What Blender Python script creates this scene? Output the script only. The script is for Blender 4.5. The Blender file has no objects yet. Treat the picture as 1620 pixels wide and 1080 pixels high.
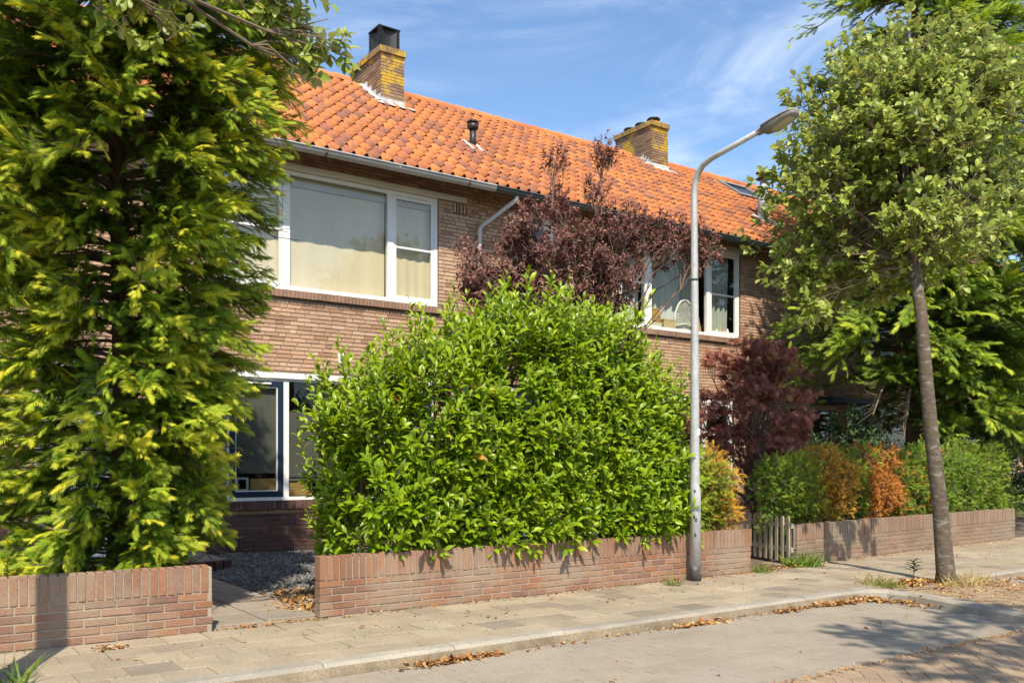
import bpy, math, random
import numpy as np
from mathutils import Vector, Matrix, Euler

random.seed(11)
rng = np.random.default_rng(11)
sc = bpy.context.scene
COL = sc.collection
pi = math.pi

# ------------------------------------------------------------------ camera, sky, sun, exposure
# world axes: x runs along the street, y from the street towards the houses, z up (metres)
FPX, CX, HY, CAMH = 1430.0, 810.0, 730.0, 1.33
cam_d = bpy.data.cameras.new("camera")
cam = bpy.data.objects.new("camera", cam_d)
COL.objects.link(cam)
cam.location = (0, 0, CAMH)
YAW = math.radians(35.295)
cam.rotation_euler = (pi / 2, 0, -YAW)
cam_d.sensor_width = 36.0
cam_d.lens = FPX / 1620 * 36.0
cam_d.shift_y = (HY - 540.0) / 1620.0
cam_d.clip_start, cam_d.clip_end = 0.05, 2000
sc.camera = cam

SUN_EL = math.radians(52)
SUN_TRAVEL = Vector((0.441, 0.897, 0)) * math.cos(SUN_EL) + Vector((0, 0, -math.sin(SUN_EL)))
w = bpy.data.worlds.new("World")
sc.world = w
w.use_nodes = True
nt = w.node_tree
nt.nodes.clear()
wo = nt.nodes.new("ShaderNodeOutputWorld")
bg = nt.nodes.new("ShaderNodeBackground")
sky = nt.nodes.new("ShaderNodeTexSky")
sky.sky_type = 'NISHITA'
sky.sun_disc = False
sky.sun_elevation = SUN_EL
sky.sun_rotation = math.radians(206.2)
sky.air_density, sky.dust_density, sky.ozone_density = 1.0, 0.3, 2.4
tc = nt.nodes.new("ShaderNodeTexCoord")
mp = nt.nodes.new("ShaderNodeMapping")
mp.inputs['Scale'].default_value = (1.3, 1.3, 4.2)
mp.inputs['Rotation'].default_value = (0.35, 0.3, 0.5)
nz = nt.nodes.new("ShaderNodeTexNoise")
nz.inputs['Scale'].default_value = 2.2
nz.inputs['Detail'].default_value = 8
nz.inputs['Roughness'].default_value = 0.62
nz.inputs['Distortion'].default_value = 0.9
cr = nt.nodes.new("ShaderNodeMapRange")
cr.interpolation_type = 'SMOOTHSTEP'
cr.inputs['From Min'].default_value = 0.36
cr.inputs['From Max'].default_value = 0.78
cr.inputs['To Max'].default_value = 0.42
mx = nt.nodes.new("ShaderNodeMix")
mx.data_type = 'RGBA'
mx.inputs['B'].default_value = (8.6, 8.8, 9.2, 1)
bg.inputs['Strength'].default_value = 0.138
nt.links.new(tc.outputs['Generated'], mp.inputs['Vector'])
nt.links.new(mp.outputs['Vector'], nz.inputs['Vector'])
nt.links.new(nz.outputs['Fac'], cr.inputs['Value'])
nt.links.new(cr.outputs['Result'], mx.inputs['Factor'])
tintm = nt.nodes.new("ShaderNodeMix")
tintm.data_type = 'RGBA'
tintm.blend_type = 'MULTIPLY'
tintm.inputs['Factor'].default_value = 1
tintm.inputs['B'].default_value = (0.94, 1.03, 1.08, 1)
nt.links.new(sky.outputs['Color'], tintm.inputs['A'])
nt.links.new(tintm.outputs['Result'], mx.inputs['A'])
nt.links.new(mx.outputs['Result'], bg.inputs['Color'])
nt.links.new(bg.outputs['Background'], wo.inputs['Surface'])

sun_d = bpy.data.lights.new("sun", 'SUN')
sun_d.energy = 4.7
sun_d.angle = math.radians(0.53)
sun_d.color = (1.0, 0.905, 0.745)
sun = bpy.data.objects.new("sun", sun_d)
sun.rotation_euler = SUN_TRAVEL.to_track_quat('-Z', 'Y').to_euler()
sun.location = (0, 0, 30)
COL.objects.link(sun)

sc.view_settings.view_transform = 'Standard'
sc.view_settings.look = 'None'
sc.view_settings.exposure = 0.55
sc.view_settings.gamma = 1
sc.view_settings.use_curve_mapping = False
sc.render.engine = 'CYCLES'
sc.cycles.max_bounces = 7
sc.cycles.diffuse_bounces = 3
sc.cycles.glossy_bounces = 3
sc.cycles.transmission_bounces = 4
sc.cycles.transparent_max_bounces = 10
sc.cycles.use_denoising = True
sc.cycles.use_adaptive_sampling = False
sc.cycles.sample_clamp_indirect = 4.0
sc.cycles.caustics_reflective = False
sc.cycles.caustics_refractive = False

CAMF = np.array([math.sin(YAW), math.cos(YAW), 0.0])
CAMR = np.array([math.cos(YAW), -math.sin(YAW), 0.0])


def cam_uvd(P):
    P = np.asarray(P, float) - np.array([0, 0, CAMH])
    d = P @ CAMF
    u = CX + FPX * (P @ CAMR) / np.where(d > 0.01, d, 0.01)
    v = HY - FPX * P[..., 2] / np.where(d > 0.01, d, 0.01)
    return u, v, d


def view_rank(P):
    """sort key: how near a piece stands, pieces outside the picture last"""
    u, v, d = cam_uvd(P)
    out = (u < -15) | (u > 1635) | (v < -15) | (v > 1095) | (d < 0.1)
    return d + out * 1000.0


# ------------------------------------------------------------------ materials
def node(nt, typ, **kw):
    n = nt.nodes.new(typ)
    for k, val in kw.items():
        setattr(n, k, val)
    return n


def pmat(name, cols, rough=0.8, grain=0.18, gscale=40.0, patch=0.25, pscale=1.2, bump=0.0, bscale=60.0,
         spec=0.3, metal=0.0, stain=None, stain_scale=1.0, stain_lo=0.5, stain_hi=0.7, stain_amt=0.7,
         trans=0.0, trans_tint=(1.25, 1.3, 0.6), back=None, world=True, stretch=None):
    m = bpy.data.materials.new(name)
    m.use_nodes = True
    nt = m.node_tree
    nt.nodes.clear()
    L = nt.links.new
    out = node(nt, "ShaderNodeOutputMaterial")
    bs = node(nt, "ShaderNodeBsdfPrincipled")
    bs.inputs['Roughness'].default_value = rough
    bs.inputs['Metallic'].default_value = metal
    bs.inputs['Specular IOR Level'].default_value = spec
    at = node(nt, "ShaderNodeAttribute", attribute_name="tint")
    oi = node(nt, "ShaderNodeObjectInfo")
    ad = node(nt, "ShaderNodeMath", operation='ADD')
    L(at.outputs['Fac'], ad.inputs[0])
    L(oi.outputs['Random'], ad.inputs[1])
    fr = node(nt, "ShaderNodeMath", operation='FRACT')
    L(ad.outputs[0], fr.inputs[0])
    src = fr.outputs[0] if not trans else at.outputs['Fac']
    ramp = node(nt, "ShaderNodeValToRGB")
    e = ramp.color_ramp.elements
    n = len(cols)
    while len(e) < n:
        e.new(0.5)
    while len(e) > n:
        e.remove(e[-1])
    for i, c in enumerate(cols):
        e[i].position = i / max(1, n - 1)
        e[i].color = (*c, 1)
    L(src, ramp.inputs['Fac'])
    col = ramp.outputs['Color']
    if world:
        geo = node(nt, "ShaderNodeNewGeometry")
        vec = geo.outputs['Position']
    else:
        vec = node(nt, "ShaderNodeTexCoord").outputs['Object']
    if stretch:
        mpn = node(nt, "ShaderNodeMapping")
        mpn.inputs['Scale'].default_value = stretch
        L(vec, mpn.inputs['Vector'])
        vec = mpn.outputs['Vector']

    def noise(scale, detail=4.0, rough=0.6):
        q = node(nt, "ShaderNodeTexNoise")
        q.inputs['Scale'].default_value = scale
        q.inputs['Detail'].default_value = detail
        q.inputs['Roughness'].default_value = rough
        L(vec, q.inputs['Vector'])
        return q.outputs['Fac']

    def mulnoise(col, scale, amt):
        mr = node(nt, "ShaderNodeMapRange")
        mr.inputs['From Min'].default_value = 0.25
        mr.inputs['From Max'].default_value = 0.75
        mr.inputs['To Min'].default_value = 1 - amt
        mr.inputs['To Max'].default_value = 1 + amt
        L(noise(scale), mr.inputs['Value'])
        mm = node(nt, "ShaderNodeMix", data_type='RGBA', blend_type='MULTIPLY')
        mm.inputs['Factor'].default_value = 1
        L(col, mm.inputs['A'])
        L(mr.outputs['Result'], mm.inputs['B'])
        return mm.outputs['Result']
    if grain:
        col = mulnoise(col, gscale, grain)
    if patch:
        col = mulnoise(col, pscale, patch)
    if stain:
        mr = node(nt, "ShaderNodeMapRange", interpolation_type='SMOOTHSTEP')
        mr.inputs['From Min'].default_value = stain_lo
        mr.inputs['From Max'].default_value = stain_hi
        mr.inputs['To Max'].default_value = stain_amt
        L(noise(stain_scale, 6.0, 0.65), mr.inputs['Value'])
        ms = node(nt, "ShaderNodeMix", data_type='RGBA')
        L(mr.outputs['Result'], ms.inputs['Factor'])
        L(col, ms.inputs['A'])
        ms.inputs['B'].default_value = (*stain, 1)
        col = ms.outputs['Result']
    if back:
        geo2 = node(nt, "ShaderNodeNewGeometry")
        mb = node(nt, "ShaderNodeMix", data_type='RGBA')
        L(geo2.outputs['Backfacing'], mb.inputs['Factor'])
        L(col, mb.inputs['A'])
        mb.inputs['B'].default_value = (*back, 1)
        col = mb.outputs['Result']
    L(col, bs.inputs['Base Color'])
    if bump:
        b = node(nt, "ShaderNodeBump")
        b.inputs['Strength'].default_value = bump
        b.inputs['Distance'].default_value = 0.01
        L(noise(bscale, 5.0), b.inputs['Height'])
        L(b.outputs['Normal'], bs.inputs['Normal'])
    sh = bs.outputs['BSDF']
    if trans:
        tr = node(nt, "ShaderNodeBsdfTranslucent")
        tm = node(nt, "ShaderNodeMix", data_type='RGBA', blend_type='MULTIPLY')
        tm.inputs['Factor'].default_value = 1
        L(col, tm.inputs['A'])
        tm.inputs['B'].default_value = (*trans_tint, 1)
        L(tm.outputs['Result'], tr.inputs['Color'])
        mi = node(nt, "ShaderNodeMixShader")
        mi.inputs['Fac'].default_value = trans
        L(sh, mi.inputs[1])
        L(tr.outputs['BSDF'], mi.inputs[2])
        sh = mi.outputs['Shader']
    L(sh, out.inputs['Surface'])
    return m


def glass_mat(name, ior=1.75, tint=(0.93, 0.95, 0.94)):
    m = bpy.data.materials.new(name)
    m.use_nodes = True
    nt = m.node_tree
    nt.nodes.clear()
    L = nt.links.new
    out = node(nt, "ShaderNodeOutputMaterial")
    tr = node(nt, "ShaderNodeBsdfTransparent")
    tr.inputs['Color'].default_value = (*tint, 1)
    gl = node(nt, "ShaderNodeBsdfGlossy")
    gl.inputs['Roughness'].default_value = 0.0
    gl.inputs['Color'].default_value = (0.95, 0.97, 1, 1)
    fr = node(nt, "ShaderNodeFresnel")
    fr.inputs['IOR'].default_value = ior
    geo = node(nt, "ShaderNodeNewGeometry")
    fb = node(nt, "ShaderNodeMath", operation='SUBTRACT')
    fb.inputs[0].default_value = 1.0
    L(geo.outputs['Backfacing'], fb.inputs[1])
    fm = node(nt, "ShaderNodeMath", operation='MULTIPLY')
    L(fr.outputs['Fac'], fm.inputs[0])
    L(fb.outputs[0], fm.inputs[1])
    mi = node(nt, "ShaderNodeMixShader")
    L(fm.outputs[0], mi.inputs['Fac'])
    L(tr.outputs['BSDF'], mi.inputs[1])
    L(gl.outputs['BSDF'], mi.inputs[2])
    L(mi.outputs['Shader'], out.inputs['Surface'])
    return m


M = {}
M['facade_brick'] = pmat('facade_brick', [(0.3308, 0.1906, 0.1221), (0.4695, 0.2859, 0.1807), (0.5548, 0.3612, 0.2345), (0.4375, 0.2658, 0.1709), (0.5975, 0.4113, 0.2783), (0.3735, 0.2257, 0.1513)],
                         rough=.9, grain=.16, gscale=55, patch=.14, pscale=.9, bump=.5, bscale=90)
M['facade_mortar'] = pmat('facade_mortar', [(0.2263, 0.1697, 0.1178)], rough=.95, grain=.2, gscale=70)
M['plinth_brick'] = pmat('plinth_brick', [(.09, .042, .038), (.12, .055, .048), (.075, .04, .04), (.14, .07, .055)], rough=.8, grain=.2, bump=.4, bscale=90)
M['sill_brick'] = pmat('sill_brick', [(.25, .15, .10), (.32, .20, .14), (.28, .17, .12)], rough=.9, grain=.2, bump=.4, bscale=80)
M['wall_brick'] = pmat('wall_brick', [(0.2614, 0.1191, 0.068), (0.3105, 0.1498, 0.0828), (0.2206, 0.1037, 0.0621), (0.2859, 0.1536, 0.0887), (0.335, 0.169, 0.0976), (0.2, 0.11, 0.08), (0.3, 0.17, 0.11), (0.24, 0.14, 0.1)],
                       rough=.92, grain=.16, gscale=60, patch=.18, pscale=1.6, bump=.6, bscale=70,
                       stain=(.31, .245, .175), stain_scale=1.7, stain_lo=.43, stain_hi=.66, stain_amt=.7)
M['wall_mortar'] = pmat('wall_mortar', [(.33, .265, .20)], rough=.95, grain=.25, gscale=50, patch=.25, pscale=2)
M['old_wall_brick'] = pmat('old_wall_brick', [(0.2392, 0.1485, 0.0966), (0.2852, 0.1845, 0.1218), (0.2116, 0.135, 0.0924), (0.2668, 0.18, 0.126)],
                           rough=.95, grain=.18, gscale=60, patch=.2, pscale=1.4, bump=.7, bscale=60,
                           stain=(.27, .225, .165), stain_scale=1.1, stain_lo=.40, stain_hi=.66, stain_amt=.75)
M['old_wall_mortar'] = pmat('old_wall_mortar', [(.26, .21, .155)], rough=.95, grain=.25, gscale=50, patch=.25, pscale=2)
M['tile'] = pmat('tile', [(0.4743, 0.1642, 0.0494), (0.5115, 0.1891, 0.0589), (0.4185, 0.1344, 0.0427), (0.4836, 0.1742, 0.0532), (0.3534, 0.1194, 0.0475), (0.4929, 0.1742, 0.0494), (0.2604, 0.1045, 0.0617), (0.3, 0.115, 0.065), (0.46, 0.16, 0.06)],
                 rough=.75, grain=.2, gscale=30, patch=.14, pscale=1.1, bump=.35, bscale=50,
                 stain=(.22, .11, .085), stain_scale=4.2, stain_lo=.49, stain_hi=.72, stain_amt=.75)
M['ridge'] = pmat('ridge', [(.58, .19, .06), (.50, .16, .055), (.62, .22, .075), (.40, .13, .055)], rough=.8, grain=.2, gscale=30,
                  stain=(.25, .12, .08), stain_scale=3.0, stain_lo=.55, stain_hi=.75, stain_amt=.6, bump=.4)
M['roof_under'] = pmat('roof_under', [(.07, .04, .03)], rough=.95)
M['chimney_brick'] = pmat('chimney_brick', [(.19, .115, .075), (.26, .165, .10), (.16, .10, .07), (.30, .20, .125), (.22, .14, .10)], rough=.92, grain=.2, bump=.5,
                          stain=(.55, .34, .025), stain_scale=2.3, stain_lo=.54, stain_hi=.62, stain_amt=.9)
M['lichen_brick'] = pmat('lichen_brick', [(.20, .125, .08), (.27, .175, .105), (.18, .11, .075), (.30, .21, .12)], rough=.92, grain=.2, bump=.5,
                          stain=(.56, .35, .025), stain_scale=3.1, stain_lo=.47, stain_hi=.57, stain_amt=.85)
M['chimney_cap'] = pmat('chimney_cap', [(.24, .165, .07), (.32, .22, .08), (.20, .14, .08)], rough=.92, grain=.25, bump=.5,
                        stain=(.58, .36, .03), stain_scale=3.4, stain_lo=.50, stain_hi=.62, stain_amt=.8)
M['lead'] = pmat('lead', [(.50, .50, .49)], rough=.55, grain=.2, gscale=12, patch=.25, pscale=3, spec=.5, stain=(.30, .30, .30), stain_scale=5)
M['black_metal'] = pmat('black_metal', [(.022, .021, .02)], rough=.45, spec=.4, patch=.3, pscale=4)
M['zinc'] = pmat('zinc', [(.42, .42, .41)], rough=.45, metal=.2, spec=.5, grain=.1, gscale=9, patch=.28, pscale=1.6, stain=(.30, .28, .26), stain_scale=2.5, stain_amt=.5)
M['pipe_grey'] = pmat('pipe_grey', [(.56, .55, .52)], rough=.5, grain=.05, patch=.15, pscale=3)
M['green_zinc'] = pmat('green_zinc', [(.055, .075, .07)], rough=.4, spec=.5, patch=.3, pscale=1.5, stain=(.16, .15, .13), stain_scale=3, stain_lo=.56)
M['rust'] = pmat('rust', [(.20, .085, .045)], rough=.85, patch=.4, pscale=8)
M['white'] = pmat('white', [(.80, .79, .76)], rough=.45, grain=.03, patch=.05, pscale=2, spec=.4)
M['cream'] = pmat('cream', [(.72, .66, .54)], rough=.55, grain=.05, patch=.12, pscale=1.5, spec=.35)
M['beige'] = pmat('beige', [(.50, .42, .29)], rough=.6, grain=.06, patch=.12)
M['navy'] = pmat('navy', [(.012, .022, .042)], rough=.35, spec=.5)
M['dark_canopy'] = pmat('dark_canopy', [(.022, .04, .07)], rough=.5, spec=.4)
M['glass'] = glass_mat('glass')
M['glass_low'] = glass_mat('glass_low', ior=1.5, tint=(.8, .82, .8))
M['blind'] = pmat('blind', [(.78, .64, .43)], rough=.85, grain=.04, gscale=20, patch=.08, pscale=1.3, stretch=(1, 1, .35))
M['film'] = pmat('film', [(.20, .19, .165)], rough=.6, grain=.06, gscale=7, patch=.2, pscale=.8)
M['net_curtain'] = pmat('net_curtain', [(0.609, 0.6235, 0.58)], rough=.95, grain=.05, patch=.08)
M['drape'] = pmat('drape', [(0.45, 0.45, 0.3875)], rough=.95, grain=.05, patch=.1)
M['room'] = pmat('room', [(.14, .125, .105)], rough=.9)
M['wood_light'] = pmat('wood_light', [(.50, .30, .11)], rough=.6, grain=.15, gscale=18, stretch=(1, 1, 6))
M['orange_board'] = pmat('orange_board', [(.62, .33, .09)], rough=.7, grain=.08)
M['cane'] = pmat('cane', [(0.851, 0.805, 0.69)], rough=.6, grain=.1)
M['paper'] = pmat('paper', [(.66, .60, .45), (.60, .44, .22), (.72, .68, .6)], rough=.85)
M['red_thing'] = pmat('red_thing', [(.55, .08, .06), (.60, .45, .08), (.2, .35, .2)], rough=.6)
M['slab'] = pmat('slab', [(0.2976, 0.2421, 0.1711), (0.3312, 0.27, 0.1899), (0.2784, 0.2281, 0.1626), (0.3456, 0.2886, 0.2053), (0.312, 0.2514, 0.1754), (0.288, 0.2327, 0.1668), (0.192, 0.1629, 0.1283)],
                 rough=.93, grain=.22, gscale=45, patch=.2, pscale=1.6, bump=.5, bscale=110, stain=(.40, .33, .235), stain_scale=1.3, stain_lo=.5, stain_hi=.8, stain_amt=.5)
M['sand'] = pmat('sand', [(.30, .235, .16)], rough=.97, grain=.3, gscale=60, patch=.3, pscale=2.5, stain=(.14, .13, .06), stain_scale=4, stain_lo=.52, stain_hi=.72, stain_amt=.6)
M['kerb'] = pmat('kerb', [(0.301, 0.2687, 0.2195), (0.3344, 0.2975, 0.2394), (0.2759, 0.248, 0.2075), (0.3135, 0.2727, 0.2155)], rough=.92, grain=.2, gscale=50, patch=.22, pscale=2.2, bump=.5, bscale=90,
                 stain=(.22, .19, .16), stain_scale=2.4, stain_lo=.5, stain_hi=.78, stain_amt=.55)
M['parking'] = pmat('parking', [(0.2793, 0.236, 0.1831), (0.294, 0.2504, 0.1938), (0.2646, 0.2246, 0.175), (0.2862, 0.2408, 0.1857)], rough=.9, grain=.2, gscale=60, patch=.16, pscale=.9, bump=.5, bscale=100,
                    stain=(.33, .285, .235), stain_scale=.8, stain_lo=.45, stain_hi=.75, stain_amt=.6)
M['road'] = pmat('road', [(0.2857, 0.1987, 0.1299), (0.328, 0.231, 0.1473), (0.2593, 0.1879, 0.1256), (0.3068, 0.2203, 0.1473), (0.3491, 0.2525, 0.1602)], rough=.85, grain=.18, gscale=60, patch=.16, pscale=1.2, bump=.45, bscale=90)
M['dust'] = pmat('dust', [(.25, .212, .168)], rough=.97, grain=.25, gscale=60, patch=.25, pscale=2)
M['earth'] = pmat('earth', [(.13, .10, .07)], rough=.97, grain=.3, gscale=40, patch=.3, pscale=1.5, bump=.6, bscale=30)
M['dry_earth'] = pmat('dry_earth', [(.30, .215, .13)], rough=.97, grain=.35, gscale=50, patch=.3, pscale=3, bump=.8, bscale=45, stain=(.17, .115, .07), stain_scale=7, stain_lo=.48, stain_hi=.62)
M['path'] = pmat('path', [(.26, .22, .175), (.29, .24, .19), (.24, .20, .165)], rough=.92, grain=.2, gscale=50, patch=.2, pscale=1.8, bump=.4, bscale=90)
M['chip'] = pmat('chip', [(0.138, 0.1386, 0.1424), (0.207, 0.2046, 0.1994), (0.0966, 0.099, 0.1026), (0.276, 0.2508, 0.2166)], rough=.85, grain=.1)
M['galv'] = pmat('galv', [(.46, .46, .455)], rough=.5, metal=.25, spec=.45, grain=.14, gscale=22, patch=.16, pscale=5, stain=(.24, .24, .235), stain_scale=6, stain_lo=.6, stain_hi=.7, stain_amt=.6)
M['lamp_grey'] = pmat('lamp_grey', [(0.24, 0.22, 0.204)], rough=.55, grain=.1, patch=.2, pscale=6)
M['post_band'] = pmat('post_band', [(.10, .095, .09)], rough=.8, grain=.3, gscale=25, stain=(.3, .28, .26), stain_scale=14, stain_lo=.55, stain_hi=.62)
M['lens'] = pmat('lens', [(.42, .40, .27)], rough=.15, spec=.6, patch=.15, pscale=8)
M['post_white'] = pmat('post_white', [(.7, .7, .68)], rough=.6)
M['dark_mark'] = pmat('dark_mark', [(.05, .05, .05)], rough=.8)
M['picket'] = pmat('picket', [(0.4125, 0.3438, 0.2375), (0.4625, 0.3875, 0.275), (0.3625, 0.3063, 0.2188)], rough=.92, grain=.25, gscale=30, patch=.2, pscale=6, bump=.5, bscale=60, stretch=(1, 1, .15))
M['bark'] = pmat('bark', [(0.1155, 0.0882, 0.063)], rough=.92, grain=.3, gscale=26, patch=.3, pscale=7, bump=1.0, bscale=38, stain=(.30, .275, .235), stain_scale=9, stain_lo=.52, stain_hi=.64, stain_amt=.6, stretch=(1, 1, 2.2))
M['bark_dark'] = pmat('bark_dark', [(.10, .068, .045)], rough=.95, grain=.3, gscale=30, patch=.3, pscale=6, bump=1.0, bscale=40, stretch=(1, 1, .3))
M['twig'] = pmat('twig', [(.155, .115, .075)], rough=.9, grain=.2)
M['twig_red'] = pmat('twig_red', [(.20, .13, .10)], rough=.9, grain=.2)
# foliage
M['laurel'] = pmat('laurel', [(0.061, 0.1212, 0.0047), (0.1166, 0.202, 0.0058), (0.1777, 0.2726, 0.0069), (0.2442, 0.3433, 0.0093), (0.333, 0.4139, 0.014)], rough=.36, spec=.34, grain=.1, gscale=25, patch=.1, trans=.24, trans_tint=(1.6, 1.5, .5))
M['laurel_yellow'] = pmat('laurel_yellow', [(.40, .30, .03), (.5, .22, .03)], rough=.4, grain=.1, patch=0, trans=.25)
M['whitebeam'] = pmat('whitebeam', [(0.1214, 0.1708, 0.0198), (0.1897, 0.246, 0.0308), (0.2656, 0.3279, 0.044), (0.3643, 0.4099, 0.0715)], rough=.45, spec=.4, grain=.1, gscale=20, patch=.1, trans=.22, back=(.36, .38, .20), trans_tint=(1.4, 1.35, .5))
M['conifer_gold'] = pmat('conifer_gold', [(0.0562, 0.1037, 0.011), (0.1063, 0.1769, 0.0143), (0.175, 0.2684, 0.0176), (0.2875, 0.3782, 0.0242), (0.425, 0.4636, 0.033), (0.575, 0.5368, 0.0385)], rough=.65, spec=.25, grain=.1, patch=.22, pscale=1.4, trans=.32, trans_tint=(1.4, 1.3, .5))
M['conifer_green'] = pmat('conifer_green', [(0.0503, 0.0924, 0.0133), (0.0923, 0.154, 0.0182), (0.1678, 0.2542, 0.0218), (0.2851, 0.3774, 0.029), (0.453, 0.5082, 0.0363)], rough=.65, spec=.25, grain=.1, patch=.22, pscale=1.0, trans=.32, trans_tint=(1.4, 1.3, .5))
M['plum'] = pmat('plum', [(0.0789, 0.0368, 0.0345), (0.1275, 0.0537, 0.0477), (0.1943, 0.0849, 0.0662), (0.2915, 0.1555, 0.1128), (0.2186, 0.1555, 0.0796)], rough=.5, spec=.35, grain=.1, patch=.15, trans=.22, trans_tint=(1.8, .7, .6))
M['maple'] = pmat('maple', [(0.1396, 0.0519, 0.0424), (0.2194, 0.0757, 0.0577), (0.339, 0.1296, 0.0866), (0.4984, 0.2392, 0.1636), (0.2991, 0.2194, 0.0674)], rough=.55, spec=.3, grain=.1, patch=.2, trans=.25, trans_tint=(1.8, .8, .6))
M['yew'] = pmat('yew', [(0.0569, 0.1073, 0.011), (0.1056, 0.1859, 0.0154), (0.1869, 0.286, 0.022), (0.3087, 0.4004, 0.033)], rough=.6, spec=.25, grain=.1, patch=.15, trans=.2)
M['yew_yellow'] = pmat('yew_yellow', [(0.096, 0.1318, 0.0144), (0.192, 0.248, 0.0216), (0.32, 0.3642, 0.03), (0.464, 0.4185, 0.036)], rough=.6, spec=.25, grain=.1, patch=.2, pscale=3, trans=.2)
M['yew_gold'] = pmat('yew_gold', [(0.26, 0.143, 0.026), (0.468, 0.247, 0.0325), (0.598, 0.338, 0.0455), (0.39, 0.299, 0.039)], rough=.7, spec=.2, grain=.1, patch=.2, pscale=3, trans=.2, trans_tint=(1.3, 1.0, .5))
M['yew_dead'] = pmat('yew_dead', [(0.25, 0.0938, 0.0225), (0.425, 0.1625, 0.0312), (0.55, 0.2375, 0.0438), (0.325, 0.125, 0.0375)], rough=.75, spec=.2, grain=.1, patch=.25, pscale=4, trans=.18, trans_tint=(1.3, 1.0, .5))
M['dark_shrub'] = pmat('dark_shrub', [(.012, .030, .010), (.022, .052, .015), (.04, .085, .022), (.07, .12, .035)], rough=.45, spec=.35, grain=.1, patch=.15, trans=.18)
M['grass'] = pmat('grass', [(.06, .12, .015), (.10, .19, .02), (.17, .25, .03), (.28, .27, .06)], rough=.6, grain=.1, patch=.1, trans=.25)
M['dry_grass'] = pmat('dry_grass', [(.42, .32, .14), (.50, .40, .19), (.35, .25, .11)], rough=.8, grain=.1, patch=.1, trans=.2, trans_tint=(1.1, 1, .7))
M['litter'] = pmat('litter', [(.22, .085, .028), (.36, .15, .04), (.46, .24, .07), (.52, .34, .13), (.17, .065, .03), (.56, .42, .22)], rough=.75, grain=.15, gscale=30, patch=.1, trans=.15, trans_tint=(1.2, 1, .7))

# ------------------------------------------------------------------ object helpers
ORG = {}


def link(o, parent=None):
    COL.objects.link(o)
    if parent is not None:
        o.parent = parent
    return o


def thing(name, label, cat, loc, group=None, kind=None):
    o = bpy.data.objects.new(name, None)
    o.empty_display_size = 0.2
    link(o)
    o.location = loc
    ORG[o.name] = np.array(loc, float)
    o['label'] = label
    o['category'] = cat
    if group:
        o['group'] = group
    if kind:
        o['kind'] = kind
    return o


def origin(parent):
    return ORG.get(parent.name, np.zeros(3)) if parent is not None else np.zeros(3)


def tag(o, label=None, cat=None, group=None, kind=None):
    for k, val in (('label', label), ('category', cat), ('group', group), ('kind', kind)):
        if val:
            o[k] = val
    return o


def raw_mesh(name, V, F, tint=None, smooth=False, mat=None):
    """V (n,3) array; F list of (m,k) index arrays"""
    V = np.asarray(V, np.float32)
    me = bpy.data.meshes.new(name)
    me.vertices.add(len(V))
    me.vertices.foreach_set('co', V.ravel())
    nl = sum(f.size for f in F)
    npoly = sum(len(f) for f in F)
    me.loops.add(nl)
    me.loops.foreach_set('vertex_index', np.concatenate([f.ravel() for f in F]).astype(np.int32))
    me.polygons.add(npoly)
    tot = np.concatenate([np.full(len(f), f.shape[1], np.int32) for f in F])
    st = np.concatenate([[0], np.cumsum(tot)[:-1]]).astype(np.int32)
    me.polygons.foreach_set('loop_start', st)
    me.polygons.foreach_set('loop_total', tot)
    me.polygons.foreach_set('use_smooth', np.full(npoly, bool(smooth)))
    me.update(calc_edges=True)
    if tint is not None:
        a = me.attributes.new('tint', 'FLOAT', 'POINT')
        a.data.foreach_set('value', np.asarray(tint, np.float32))
    if mat:
        me.materials.append(mat)
    return me


def put(name, me, parent=None, local=False):
    o = bpy.data.objects.new(name, me)
    link(o, parent)
    if parent is not None:
        ORG[o.name] = origin(parent)
    return o


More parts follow.
